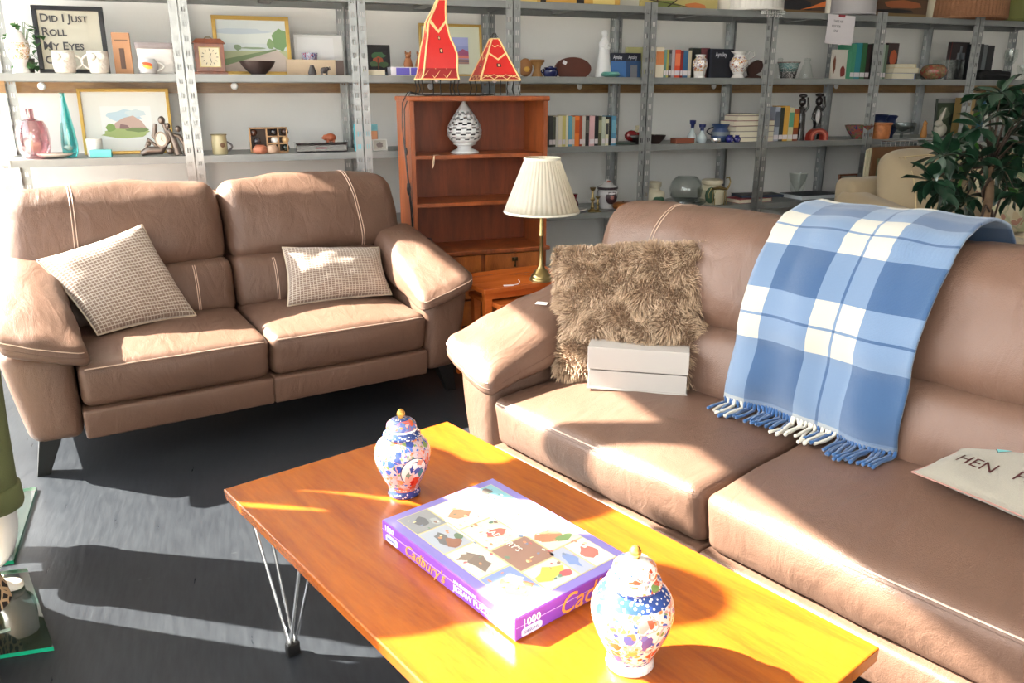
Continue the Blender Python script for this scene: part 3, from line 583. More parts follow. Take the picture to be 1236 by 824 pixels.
# shaggy fur cushion
furb = mat('fur_backing', flat(120, 96, 76), .95)
fq = [RP(.06, .21, .435), RP(.43, .46, .435), RP(.34, .55, .855), RP(-.13, .37, .79)]
t, sf, body, n_ = cushion('fur_cushion', 'square brown shaggy fur cushion standing behind the white box on the right sofa', fq, .17, furb, seed=6, pucker=.03)
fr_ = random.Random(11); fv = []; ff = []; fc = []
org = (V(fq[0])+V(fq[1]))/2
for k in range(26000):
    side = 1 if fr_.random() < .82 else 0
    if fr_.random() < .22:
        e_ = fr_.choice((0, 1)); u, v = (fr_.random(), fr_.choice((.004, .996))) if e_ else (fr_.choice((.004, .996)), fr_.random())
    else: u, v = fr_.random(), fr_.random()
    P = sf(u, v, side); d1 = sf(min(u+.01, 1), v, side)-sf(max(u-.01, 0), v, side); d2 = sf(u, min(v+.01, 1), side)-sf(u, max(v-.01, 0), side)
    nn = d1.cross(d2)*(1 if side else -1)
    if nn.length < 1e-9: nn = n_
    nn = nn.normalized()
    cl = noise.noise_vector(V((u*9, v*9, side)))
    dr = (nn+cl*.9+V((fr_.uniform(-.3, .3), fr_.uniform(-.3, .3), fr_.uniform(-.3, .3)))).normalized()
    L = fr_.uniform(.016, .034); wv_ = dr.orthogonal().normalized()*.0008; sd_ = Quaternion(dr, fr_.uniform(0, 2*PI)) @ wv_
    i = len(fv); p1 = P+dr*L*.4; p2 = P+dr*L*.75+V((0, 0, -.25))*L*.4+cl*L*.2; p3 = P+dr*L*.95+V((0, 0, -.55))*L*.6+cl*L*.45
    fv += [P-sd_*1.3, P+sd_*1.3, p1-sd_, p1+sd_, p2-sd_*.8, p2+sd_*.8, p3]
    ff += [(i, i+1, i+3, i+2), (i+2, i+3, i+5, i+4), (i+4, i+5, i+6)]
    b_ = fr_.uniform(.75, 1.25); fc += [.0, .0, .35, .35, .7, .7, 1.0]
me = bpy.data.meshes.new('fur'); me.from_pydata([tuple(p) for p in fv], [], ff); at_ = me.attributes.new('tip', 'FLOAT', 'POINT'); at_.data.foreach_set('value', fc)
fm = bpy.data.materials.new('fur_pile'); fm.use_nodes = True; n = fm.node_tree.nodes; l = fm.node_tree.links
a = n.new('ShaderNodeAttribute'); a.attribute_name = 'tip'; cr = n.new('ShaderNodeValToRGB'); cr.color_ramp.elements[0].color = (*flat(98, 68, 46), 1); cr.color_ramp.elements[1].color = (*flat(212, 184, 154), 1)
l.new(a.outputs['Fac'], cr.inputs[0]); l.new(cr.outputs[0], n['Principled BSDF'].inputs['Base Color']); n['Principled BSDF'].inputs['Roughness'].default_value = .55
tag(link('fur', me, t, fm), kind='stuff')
# white two-part box in front of it
bc = [RP(.205, .190, 0), RP(.445, .375, 0)]; d = (bc[1]-bc[0]); ang = math.atan2(d.y, d.x)
t = thing('gift_box', 'plain white lidded cardboard box in front of the fur cushion', 'box', (bc[0].x, bc[0].y, .437), ang)
wb = pm((166, 160, 154), .6); L = .30
MB().box((.003, .003, .004), (L-.003, .112, .06)).build('base', wb, t, bevel=.0015); MB().box((0, 0, 0), (L, .115, .005)).build('foot_rim', wb, t)
lid = MB().box((0, 0, .064), (L, .115, .134)).build('lid', wb, t, bevel=.0015)
text('CLARITY', .016, pm((190, 184, 176), .4), lid, Matrix.Translation((.15, .088, .1344)), align='CENTER', ext=.0002)

# ---------------------------------------------------------------- tartan throw over the back of the right sofa
def tartan():
    m = bpy.data.materials.new('tartan_wool'); m.use_nodes = True; n = m.node_tree.nodes; l = m.node_tree.links; b = n['Principled BSDF']
    uv = n.new('ShaderNodeUVMap'); uv.uv_map = 'uv'; sp = n.new('ShaderNodeSeparateXYZ'); l.new(uv.outputs[0], sp.inputs[0])
    def stripes(out, stops):
        r = n.new('ShaderNodeValToRGB'); r.color_ramp.interpolation = 'CONSTANT'; el = r.color_ramp.elements; l.new(out, r.inputs[0])
        while len(el) < len(stops): el.new(.5)
        for i, (p, v) in enumerate(stops): el[i].position = p; el[i].color = (v, v, v, 1)
        return r
    us = stripes(sp.outputs[0], [(0, 1), (.135, 0), (.43, 1), (.555, 0), (.572, 1), (.70, 0)])
    vs = stripes(sp.outputs[1], [(0, 0), (.08, 1), (.155, 0), (.165, 1), (.25, 0), (.46, 1), (.57, 0), (.58, 1), (.68, 0), (.97, .6)])
    ad = n.new('ShaderNodeMath'); ad.operation = 'ADD'; l.new(us.outputs[0], ad.inputs[0]); l.new(vs.outputs[0], ad.inputs[1])
    hf = n.new('ShaderNodeMath'); hf.operation = 'MULTIPLY'; hf.inputs[1].default_value = .5; l.new(ad.outputs[0], hf.inputs[0])
    # twill: slight mixing noise along the weave
    mp = n.new('ShaderNodeMapping'); mp.inputs['Scale'].default_value = (170, 170, 1); mp.inputs['Rotation'].default_value = (0, 0, R(40)); l.new(uv.outputs[0], mp.inputs[0])
    wv = n.new('ShaderNodeTexWave'); wv.inputs['Scale'].default_value = .5; wv.inputs['Distortion'].default_value = 2; l.new(mp.outputs[0], wv.inputs[0])
    cr = n.new('ShaderNodeValToRGB'); e = cr.color_ramp.elements; e[0].color = (*flat(40, 76, 116), 1); e[1].color = (*flat(186, 182, 170), 1); q = e.new(.5); q.color = (*flat(98, 122, 152), 1)
    l.new(hf.outputs[0], cr.inputs[0])
    no = n.new('ShaderNodeTexNoise'); no.inputs['Scale'].default_value = 300; no.inputs['Detail'].default_value = 3; l.new(uv.outputs[0], no.inputs[0])
    sm = n.new('ShaderNodeMath'); sm.operation = 'ADD'; l.new(wv.outputs[1], sm.inputs[0]); l.new(no.outputs[0], sm.inputs[1])
    mr = n.new('ShaderNodeMapRange'); mr.inputs[1].default_value = .3; mr.inputs[2].default_value = 1.7; mr.inputs[3].default_value = .74; mr.inputs[4].default_value = 1.18; l.new(sm.outputs[0], mr.inputs[0])
    sc = n.new('ShaderNodeVectorMath'); sc.operation = 'SCALE'; l.new(cr.outputs[0], sc.inputs[0]); l.new(mr.outputs[0], sc.inputs['Scale']); l.new(sc.outputs[0], b.inputs['Base Color'])
    bp = n.new('ShaderNodeBump'); bp.inputs['Strength'].default_value = .5; bp.inputs['Distance'].default_value = .003; l.new(sm.outputs[0], bp.inputs['Height']); l.new(bp.outputs[0], b.inputs['Normal'])
    b.inputs['Roughness'].default_value = .95; b.inputs['Sheen Weight'].default_value = .4; return m
path = [(.435, .455), (.425, .50), (.425, .54), (.43, .58), (.437, .63), (.43, .68), (.44, .74), (.465, .80), (.50, .86), (.545, .915), (.60, .958), (.66, .980), (.74, .985), (.81, .965), (.865, .91), (.885, .84), (.89, .74), (.895, .62)]
cum = [0]
for i in range(1, len(path)): cum.append(cum[-1]+math.hypot(path[i][0]-path[i-1][0], path[i][1]-path[i-1][1]))
def pp(s):
    for i in range(1, len(path)):
        if s <= cum[i] or i == len(path)-1:
            f = (s-cum[i-1])/(cum[i]-cum[i-1]); return (path[i-1][0]+(path[i][0]-path[i-1][0])*f, path[i-1][1]+(path[i][1]-path[i-1][1])*f)
FRONTLEN = cum[11]
t = thing('tartan_throw', 'blue and cream tartan wool throw with tassels over the right sofa back', 'blanket', (RO[0], RO[1], 0), R(RA))
def throw(u, s):
    y, z = pp(s); v = 1-s/FRONTLEN
    x0 = .545+.045*(1-v)+.01*math.sin(s*9); x1 = 1.045+.02*(1-v)
    x = x0+(x1-x0)*u
    fold = .007*math.sin(u*17+s*4)+.006*math.sin(u*8-s*7+1)+.004*noise.noise(V((u*6, s*9, 2)))
    edge = .012*max(0, 1-u/.08)+.010*max(0, 1-(1-u)/.10)
    a = .010+max(-.006, fold)*(.6+.5*max(0, v)); k = 1
    return V((x, y-a*(1 if s < cum[10] else (-1 if s > cum[13] else 0))-0*edge, z+(.012+.4*fold if s > cum[9] else 0)+.006*math.sin(u*6)*max(0, v)))
NU, NS = 44, 80; vs = []; uvs = []; fs = []
for j in range(NS+1):
    for i in range(NU+1):
        s = cum[-1]*j/NS; vs.append(throw(i/NU, s)); vv = 1-s/FRONTLEN; uvs.append((i/NU, (vv if vv >= 0 else (-vv)*.9+.0) if vv < .999 else .999))
for j in range(NS):
    for i in range(NU): fs.append((j*(NU+1)+i, j*(NU+1)+i+1, (j+1)*(NU+1)+i+1, (j+1)*(NU+1)+i))
me = bpy.data.meshes.new('cloth'); me.from_pydata([tuple(v) for v in vs], [], fs); ul = me.uv_layers.new(name='uv')
for lp in me.loops: ul.data[lp.index].uv = uvs[lp.vertex_index]
me.shade_smooth(); o = link('cloth', me, t, tartan()); sd_ = o.modifiers.new('thickness', 'SOLIDIFY'); sd_.thickness = .007; sd_.offset = 1
wb_, ww_ = mat('tassel_blue', flat(40, 78, 124), .95, sheen=.3), mat('tassel_cream', flat(196, 190, 176), .95, sheen=.3)
tr = random.Random(3); NT = 52
for i in range(NT):
    u = (i+.5)/NT; p = throw(u, 0.0)+V((0, -.004, .004)); isw = u < .135 or .43 < u < .70
    m_ = ww_ if isw else wb_
    if isw and tr.random() < .25: m_ = wb_
    dx = tr.uniform(-.022, .022); Lh = tr.uniform(.085, .115); pts = []
    for k in range(9):
        f = k/8; zz = p.z-Lh*f*.9; yy = p.y-.012*f-(.0); xx = p.x+dx*f+.003*math.sin(f*6+i)
        fl = .436
        if zz < fl: yy -= (fl-zz)*1.15+.0; zz = fl+.0035*(1 if i % 2 else 2)
        pts.append((xx, yy, zz))
    MB().tube(pts, [.0047*(1+.14*math.sin(k*2.5)) for k in range(9)], 6).build('tassel', m_, t, smooth=True)

# ---------------------------------------------------------------- teak bookcase and what stands on it
BY = 4.0
teak = wood('teak', flat(112, 54, 24), flat(168, 88, 42), scale=(8, 8, 1.0), rough=.38, coat=.15, ring=1.8)
teakd = wood('teak_back', flat(104, 48, 26), flat(140, 68, 36), scale=(9, 8, 1.0), rough=.5, coat=.0, ring=2.2)
xa, xb, zt = .948, 1.680, aty(580, 116, BY).z
t = thing('bookcase', 'open teak bookcase with drawers between the two sofas', 'bookcase', (xa, BY, 0), 0); W = xb-xa; D = .30
zl = aty(580, 302, BY).z
MB().box((0, .006, .06), (.022, D, zt-.02)).build('side_panel', teak, t); MB().box((W-.022, .006, .06), (W, D, zt-.02)).build('side_panel', teak, t)
MB().box((.022, D-.012, .06), (W-.022, D, zt-.02)).build('back_panel', teakd, t)
MB().box((-.008, -.008, zt-.024), (W+.008, D, zt)).build('top', teak, t, bevel=.006)
z1, z2 = aty(580, 187, BY).z-.008, aty(580, 244, BY).z-.008
for z in (z1, z2): MB().box((.022, .012, z-.008), (W-.022, D-.012, z+.010)).build('shelf', teak, t)
MB().box((-.012, -.025, zl-.02), (W+.012, D, zl+.004)).build('ledge', teak, t, bevel=.005)
MB().box((.022, .01, .06), (W-.022, D-.012, .09)).build('plinth', teak, t); MB().box((W/2-.01, -.002, .09), (W/2+.01, .02, zl-.02)).build('divider', teak, t)
drw = wood('teak_drawer', flat(132, 66, 26), flat(196, 112, 52), scale=(5, 5, 1.2), rough=.3, coat=.3, ring=2.6)
for i, z0 in enumerate((.10, .245, .39)):
    for j in (0, 1):
        x0, x1 = (.024, W/2-.012) if j == 0 else (W/2+.012, W-.024); z_1 = min(z0+.135, zl-.024)
        o = MB().box((x0, -.012, z0), (x1, .01, z_1)).build('drawer', drw, t, bevel=.002)
        hx = (x0+x1)/2; hz = z_1-.035
        hd = MB().box((hx-.016, -.016, hz-.010), (hx+.016, -.012, hz+.014)); hd.lathe([(.001, 0), (.006, .004), (.006, .012), (.001, .014)], 10, c=(0, 0, 0)); 
        k = MB().box((hx-.016, -.017, hz-.008), (hx+.016, -.012, hz+.012)).ball((hx, -.02, hz+.004), .007, 8).tube([(hx, -.022, hz), (hx, -.024, hz-.022), (hx, -.020, hz-.036)], [.003, .003, .007], 8).build('drop_handle', mat('aged_brass', flat(70, 56, 34), .4, .8), o, smooth=True, auto=40)
# string loop on the upper shelf
p = aty(523, 190, BY); MB().tube([(p.x+.04, BY+.04, z1+.012), (p.x+.005, BY+.005, z1+.013), (p.x-.003, BY-.002, z1-.02), (p.x-.006, BY-.003, z1-.05), (p.x+.002, BY-.003, z1-.03), (p.x+.006, BY, z1+.011)], .0018, 5).build('string_loop', pm((216, 190, 160), .9))
o = bpy.data.objects['string_loop']; tag(o, 'short loop of pale string hanging over the upper bookcase shelf', 'string')
# pierced white ceramic finial
def pxs(px, Y, py=200): """metres per pixel near a pixel at depth Y"""; return (aty(px+1, py, Y)-aty(px, py, Y)).length
p = aty(561, 188, BY+.14); q = pxs(561, BY+.14)
t = thing('ceramic_lantern', 'pierced white ceramic pointed lantern on the upper shelf of the teak bookcase', 'ornament', (p.x, BY+.14, z1+.010))
cer = mat('white_ceramic', (.62, .63, .64), .3, coat=.4); hgt = 59*q; rm = 20*q
MB().lathe([(.001, 0), (rm*.80, 0), (rm*.82, .004), (rm*.76, .010), (rm*.62, .016), (rm*.42, .024), (rm*.40, .034), (rm*.52, .040), (rm*.66, .046), (rm*.62, .052)], 32).build('foot', cer, t, smooth=True)
def onion(f): return rm*(math.sin(PI*min(1, (f*.93+.10))**.62)**.9 if f < .99 else .05)
n1, n2 = 40, 26; mb = MB(); z0 = .050; vs = []; fs = []
prof = [(0, .60), (.08, .84), (.18, .97), (.30, 1.0), (.42, .92), (.54, .76), (.66, .56), (.78, .36), (.90, .16), (1, .03)]
def onr(f):
    for i in range(len(prof)-1):
        if f <= prof[i+1][0]: g = (f-prof[i][0])/(prof[i+1][0]-prof[i][0]); return rm*(prof[i][1]+(prof[i+1][1]-prof[i][1])*g)
    return rm*.03
for j in range(n2+1):
    f = j/n2
    for i in range(n1): a = 2*PI*(i+.5*f*6)/n1; vs.append((onr(f)*math.cos(a), onr(f)*math.sin(a), z0+f*(hgt-z0)))
for j in range(n2):
    for i in range(n1):
        hole = 2 <= j < n2-6 and (j % 3 != 1) and ((i+(j//3)*2) % 4 in (0, 1)) 
        if hole: continue
        fs.append((j*n1+i, j*n1+(i+1) % n1, (j+1)*n1+(i+1) % n1, (j+1)*n1+i))
o = mb.add(vs, fs).build('pierced_dome', cer, t, smooth=True); sd_ = o.modifiers.new('thickness', 'SOLIDIFY'); sd_.thickness = .005; sd_.offset = -1
MB().lathe([(.001, z0), (rm*.55, z0+.002), (rm*.8, z0+.02), (rm*.85, z0+.05), (rm*.6, z0+.08), (rm*.2, z0+.12), (.001, z0+.13)], 20).build('inner_shade', pm((70, 70, 74), .9), t, smooth=True)  # dark core: the shade behind the holes put into its colour
# ---- two painted hide lamps on top of the bookcase
red, redd, beige, pink = mat('red_hide', flat(206, 30, 26), .45, coat=.2), mat('red_hide_dark', flat(150, 20, 22), .5), pm((236, 200, 140), .6), pm((236, 120, 150), .5)
iron = pm((38, 36, 34), .5, .3)
def hide_lamp(label, pxc, w_px, y_bot, y_top, prof, rot, depth):
    p = aty(pxc, y_bot, depth); q = pxs(pxc, depth, 80); H_ = aty(pxc, y_top, depth).z-p.z; hw = w_px*q/2
    t = thing('hide_lamp', label, 'lamp', (p.x, depth, zt), rot, 'red painted hide lamps'); zb = p.z-zt
    def cor(f):       # half width and sideways drift at height f
        for i in range(len(prof)-1):
            if f <= prof[i+1][0]+1e-6: g = (f-prof[i][0])/(prof[i+1][0]-prof[i][0]); return [hw*(prof[i][k]+(prof[i+1][k]-prof[i][k])*g) for k in (1, 2)]
    NZ = 24; S = [(-1, -1), (1, -1), (1, 1), (-1, 1)]
    def P(s, u, f, off=0.):
        a, d = cor(f); A, B = S[s], S[(s+1) % 4]; x = (A[0]+(B[0]-A[0])*u)*a; y = (A[1]+(B[1]-A[1])*u)*a
        nx, ny = (A[0]+B[0])/2, (A[1]+B[1])/2; return V((x+nx*off+d*math.cos(rot), y+ny*off-d*math.sin(rot), zb+f*H_))
    sh = MB()
    for s in range(4):
        for j in range(NZ): sh.add([P(s, 0, j/NZ), P(s, 1, j/NZ), P(s, 1, (j+1)/NZ), P(s, 0, (j+1)/NZ)], [(0, 1, 2, 3)])
    shade = sh.build('shade', red, t); 
    tr_ = MB()
    for s in range(4): tr_.tube([P(s, 0, j/NZ) for j in range(NZ+1)], .0048, 6)
    for s in range(4): tr_.tube([P(s, 0, 0), P(s, 1, 0)], .004, 6); tr_.tube([P(s, 0, 1), P(s, 1, 1)], .003, 6)
    tr_.build('edging', beige, shade)
    for s in (0, 3):
        pat = MB()
        def strip(pts, w_, mi, off=.0012):
            for (u0, f0), (u1, f1) in zip(pts[:-1], pts[1:]):
                pat.add([P(s, u0, f0-w_, off), P(s, u1, f1-w_, off), P(s, u1, f1+w_, off), P(s, u0, f0+w_, off)], [(0, 1, 2, 3)], mi)
        pat.add([P(s, .03, .02, .0008), P(s, .97, .02, .0008), P(s, .97, .14, .0008), P(s, .03, .14, .0008)], [(0, 1, 2, 3)], 1)
        zz = 6
        strip([(k/zz, .02+.10*(k % 2)) for k in range(zz+1)], .010, 0); strip([(k/zz, .13-.05*(k % 2)) for k in range(zz+1)], .008, 0)
        strip([(.0, .66), (.5, .50), (1., .66)] if H_ < .25 else [(.0, .74), (.5, .60), (1., .74)], .022, 0)
        for cf, cs in (((.36, .05), (.80, .0)) if H_ < .25 else ((.36, .035), (.52, .028))):
            if cs == 0: continue
            c = [P(s, .5+cs*2.2*math.cos(2*PI*k/8)*(1 if k % 2 else .7), cf+cs*1.2*math.sin(2*PI*k/8)*(1 if k % 2 else .7), .0014) for k in range(8)]; pat.add(c, [tuple(range(8))], 2)
            c = [P(s, .5+cs*.9*math.cos(2*PI*k/8), cf+cs*.6*math.sin(2*PI*k/8), .0018) for k in range(8)]; pat.add(c, [tuple(range(8))], 0)
        if H_ < .25: strip([(.15, .84), (.38, .80), (.62, .84), (.85, .80)], .012, 0)
        tag(pat.build('painted_pattern', [beige, redd, iron], shade), kind='stuff')
    for s in range(4):
        A = P(s, 0, 0); MB().tube([A, (A.x*.92, A.y*.92, zb*.5), (A.x*1.0, A.y*1.0, .004)], .0026, 6).build('leg', iron, t); B = P(s, .5, 0); MB().tube([B, (B.x*.9, B.y*.9, zb*.45), (B.x, B.y, .004)], .0026, 6).build('leg', iron, t)
    if H_ < .25:
        for s in range(4): a = P(s, 0, 1); MB().tube([a, (a.x*.2, a.y*.2, a.z+.028)], .002, 5).build('top_wire', iron, t)
    MB().ball((0, 0, zb+.005), .014, 12, sc=(1, 1, 1.3)).build('bulb', pm((235, 225, 225), .3), t, smooth=True)
    return t
hide_lamp('tall twisted red painted hide lamp with cream zigzags on the bookcase', 527, 44, 96, 0, [(0, 1, 0), (.06, .90, .04), (.31, .84, .13), (.42, .74, .10), (.52, .60, .06), (.72, .46, .03), (.86, .31, .20), (1, .20, .36)], -.06, BY+.13)
hide_lamp('short pyramid-shaped red painted hide lamp on the bookcase', 597, 47, 97, 47, [(0, 1, 0), (.5, .58, 0), (1, .17, 0)], -.04, BY+.12)
cb = MB(); zc0 = zt+.004
cb.tube([(1.42, BY+.12, zc0+.004), (1.32, BY+.04, zc0), (1.12, BY+.02, zc0), (1.0, BY+.05, zc0+.004), (.955, BY+.06, zt+.018), (.922, BY+.04, zt-.03), (.915, BY+.03, zt-.15), (.925, BY+.02, zt-.32), (.935, BY+.0, .74), (.935, BY-.03, .62), (.93, BY-.06, .50)], .0032, 6)
cb.tube([(1.2, BY+.12, zc0), (1.05, BY+.09, zc0), (.96, BY+.03, zt+.02), (.926, BY+.02, zt-.06), (.922, BY+.02, zt-.25), (.928, BY-.01, .86), (.94, BY-.02, .70), (.925, BY-.03, .57), (.96, BY-.08, .60), (1.01, BY-.09, .60), (1.05, BY-.07, .52)], .0030, 6)
cb.ball((.928, BY+.0, .84), .016, 8, sc=(.7, .8, 2.2)); cb.ball((.926, BY+.02, 1.02), .012, 8, sc=(.7, .8, 1.8))
tag(cb.build('lamp_cable', pm((22, 24, 28), .5), smooth=True, auto=50), 'black lamp cable looping down the left side of the bookcase', 'cable')

# ---------------------------------------------------------------- nest of tables with brass lamp
nz = .48; n0, n1_ = atz(585, 350, nz), atz(667, 339, nz); na = math.atan2(n1_.y-n0.y, n1_.x-n0.x)
orng = wood('nest_wood', flat(176, 84, 30), flat(210, 112, 48), scale=(1, 8, 6), rough=.25, coat=.5, ring=1.8)
t = thing('nest_of_tables', 'nest of orange wooden tables in the corner between the sofas', 'table', (n0.x, n0.y, 0), na)
def ntable(x0, y0, w_, d_, h_, nm):
    o = MB().box((x0, y0, h_-.022), (x0+w_, y0+d_, h_)).build('table_top', orng, t, bevel=.003)
    MB().box((x0+.03, y0+.012, h_-.05), (x0+w_-.03, y0+.028, h_-.022)).build('apron', orng, o)
    for a in (x0+.008, x0+w_-.042):
        for b in (y0+.008, y0+d_-.042): MB().hexa([(a+.006, b+.006, 0), (a+.028, b+.006, 0), (a+.028, b+.028, 0), (a+.006, b+.028, 0), (a, b, h_-.022), (a+.034, b, h_-.022), (a+.034, b+.034, h_-.022), (a, b+.034, h_-.022)]).build('leg', orng, o)
ntable(0, 0, .50, .34, nz, 'l'); ntable(.045, -.055, .40, .30, nz-.062, 'm')
lp = atz(653, 340, nz); lt = thing('table_lamp', 'brass column table lamp with a pleated cream shade on the nest of tables', 'lamp', (lp.x+.012, lp.y+.03, nz))
brass = mat('antique_brass', flat(158, 138, 92), .28, .9)
q = pxs(653, lp.y, 300)
MB().lathe([(.001, 0), (.052, 0), (.053, .006), (.050, .014), (.046, .016), (.044, .026), (.038, .032), (.034, .034), (.030, .046), (.020, .052), (.017, .060), (.013, .066), (.012, .070)], 40).build('base', brass, lt, smooth=True, auto=45)
MB().lathe([(.011, .066), (.0125, .072), (.0095, .078), (.0095, .20), (.012, .203), (.0125, .208), (.0095, .212), (.0090, .35), (.001, .352)], 24).build('column', brass, lt, smooth=True, auto=45)
fab = mat('pleated_cream', flat(214, 208, 192), .85); fn = fab.node_tree; trl = fn.nodes.new('ShaderNodeBsdfTranslucent'); trl.inputs[0].default_value = (*flat(240, 230, 205), 1)
mxs = fn.nodes.new('ShaderNodeMixShader'); mxs.inputs[0].default_value = .35; fn.links.new(fn.nodes['Principled BSDF'].outputs[0], mxs.inputs[1]); fn.links.new(trl.outputs[0], mxs.inputs[2]); fn.links.new(mxs.outputs[0], fn.nodes['Material Output'].inputs[0])
rb, rt = 41.5*q, 19.5*q; zb_ = (341-261)*q*.965; zt_ = (341-203)*q*.985
pl = lambda a, z: 1+.022*(abs(((a*44/(2*PI)) % 1)-.5)*2-.5)
MB().lathe([(rb, zb_), (rb*.995, zb_+.006)]+[(rb+(rt-rb)*f, zb_+.006+(zt_-zb_-.012)*f) for f in (0, .25, .5, .75, 1)]+[(rt, zt_)], 264, rip=pl, cap=False).build('lamp_shade', fab, lt, smooth=True)
MB().lathe([(rb*1.01, zb_-.001), (rb*1.022, zb_+.003), (rb*1.01, zb_+.009)], 64, cap=False).lathe([(rt*1.02, zt_-.008), (rt*1.05, zt_-.003), (rt*1.02, zt_+.002)], 64, cap=False).build('shade_binding', pm((238, 232, 214), .8), lt, smooth=True)
g = atz(622, 348, nz); tg = MB().box((-.022, -.008, .0), (.022, .008, .002)).tube([(.022, 0, .002), (.045, .004, .004), (.055, .014, .012), (.050, .022, .020)], .0015, 5).xf(Matrix.Rotation(-.15, 4, 'Z')).build('price_tag', pm((225, 215, 210), .7)); tg.location = (g.x-.01, g.y+.06, nz+.0005)
tag(tg, 'small white tie-on price tag lying on the nest of tables', 'tag')

# ---------------------------------------------------------------- mannequins by the window on glass plinths
def skin(name, pts, edges, rad, m, parent, root=0, lv=2):
    me = bpy.data.meshes.new(name); me.from_pydata([tuple(p) for p in pts], edges, []); me.materials.append(m); o = bpy.data.objects.new(name, me); C.objects.link(o); o.parent = parent
    sk = o.modifiers.new('skin', 'SKIN'); sk.use_smooth_shade = True
    for i, r_ in enumerate(rad):
        rr = r_ if isinstance(r_, tuple) else (r_, r_); me.skin_vertices[0].data[i].radius = rr
    me.skin_vertices[0].data[root].use_root = True
    sb = o.modifiers.new('sub', 'SUBSURF'); sb.levels = lv; sb.render_levels = lv; return o
mannm = mat('mannequin_white', (.78, .77, .75), .35, coat=.3)
glassg = glassmat('plinth_glass', (.72, .86, .80), gloss=.25); gedge = mat('glass_edge', flat(20, 150, 110), .15, coat=.6)
def plinth(label, cs):
    c = sum((V(p) for p in cs), V((0, 0)))/4; t = thing('glass_plinth', label, 'display base', (c.x, c.y, 0), 0, 'green-edged glass display bases'); q = [(V(p)-c) for p in cs]
    MB().add([(p.x, p.y, .012) for p in q]+[(p.x*.99, p.y*.99, .003) for p in q], [(0, 1, 2, 3)]).build('glass_plate', glassg, t)
    MB().add([(p.x, p.y, z) for z in (.001, .012) for p in q], [(i, (i+1) % 4, (i+1) % 4+4, i+4) for i in range(4)]).build('plate_edge', gedge, t)
    return t
plinth('green-edged glass plate under the white mannequin foot, left edge of the view', [(-1.12, 2.42), (-.645, 2.40), (-.665, 2.89), (-1.13, 2.90)])
p2 = plinth('nearer green-edged glass plate with the cream shoe on it, bottom left', [(-.98, 1.98), (-.475, 1.935), (-.60, 2.34), (-1.02, 2.40)])
MB().box((-.012, -.006, .0125), (.012, .006, .0135)).xf(T((.17, -.12, 0), .2)).build('maker_mark', pm((190, 215, 205), .4), p2)
def mannequin(label, loc, rz, arms):
    t = thing('mannequin', label, 'mannequin', loc, rz, 'white shop mannequins by the window')
    pts = [(0, 0, .92), (0, 0, 1.05), (0, 0, 1.22), (0, .01, 1.38), (0, .01, 1.46), (0, 0, 1.54), (0, -.01, 1.64), (0, -.01, 1.71)]
    e = [(i, i+1) for i in range(7)]; rad = [(.15, .11), (.115, .09), (.135, .10), (.12, .09), (.055, .05), (.048, .05), (.078, .09), (.055, .065)]
    def chain(st, ps, rs):
        k = st
        for p, r_ in zip(ps, rs): pts.append(p); rad.append(r_); e.append((k, len(pts)-1)); k = len(pts)-1
    for s in (-1, 1):
        chain(0, [(s*.085, 0, .82), (s*.09, -.01, .48), (s*.085, .02, .13), (s*.085, -.01, .055), (s*.09, -.12, .035), (s*.09, -.17, .03)], [.088, .055, .045, .050, .036, .022])
        chain(3, [(s*.17, .01, 1.41)]+[(s*a, b, c) for a, b, c in arms], [.052, .042, .034, .026, .022])
    b = skin('body', pts, e, rad, mannm, t)
    MB().ball((0, -.115, 1.66), .012, 8, sc=(.8, 1.2, 1.4)).build('nose', mannm, t, smooth=True)
    return t
m1 = mannequin('mannequin in rolled khaki trousers and hat, standing at the left edge', (-.688, 2.425, .0125), -1.2, [(.165, -.03, 1.15), (.155, -.12, .98), (.13, -.2, .95), (.11, -.24, .94)])
khk = mat('khaki_cotton', flat(98, 104, 66), .9, bump=.2, bscale=300)
for s in (-1, 1):
    MB().lathe([(.066, .20), (.078, .20), (.082, .215), (.080, .262), (.074, .266)], 24, c=(s*.088, 0, 0)).lathe([(.070, .225), (.074, .30), (.078, .45), (.086, .62), (.096, .80), (.10, .88)], 24, c=(s*.088, 0, 0)).build('trouser_leg', khk, m1, smooth=True)
MB().lathe([(.16, .84), (.185, .88), (.175, .95), (.15, 1.03)], 32, sy=.75).build('waistband', khk, m1, smooth=True)
MB().lathe([(.165, .98), (.155, 1.08), (.175, 1.22), (.19, 1.36), (.14, 1.44), (.07, 1.48)], 32, sy=.75, cap=False).build('top', pm((205, 205, 215), .9), m1, smooth=True)
MB().lathe([(.001, 1.80), (.06, 1.795), (.085, 1.76), (.09, 1.70), (.17, 1.69), (.175, 1.684), (.09, 1.70)], 32, c=(.05, 0, -.01), cap=False).build('sun_hat', pm((214, 196, 150), .9), m1, smooth=True)
m2 = mannequin('mannequin in a long leopard print dress, mostly left of the view', (-.845, 2.03, .0125), -2.1, [(.22, -.02, 1.18), (.20, -.12, 1.0), (.17, -.16, .92), (.16, -.17, .86)])
m2.scale = (1, 1, 1.07)
MB().ball((0, .015, 1.665), .11, 16, sc=(1, 1, 1.15)).build('hair', pm((90, 60, 40), .8), m2, smooth=True)
leo = bpy.data.materials.new('leopard_print'); leo.use_nodes = True; n = leo.node_tree.nodes; l = leo.node_tree.links
tc = n.new('ShaderNodeTexCoord'); vo = n.new('ShaderNodeTexVoronoi'); vo.feature = 'DISTANCE_TO_EDGE'; vo.inputs['Scale'].default_value = 42; l.new(tc.outputs['Object'], vo.inputs[0]); cr = n.new('ShaderNodeValToRGB'); cr.color_ramp.interpolation = 'CONSTANT'
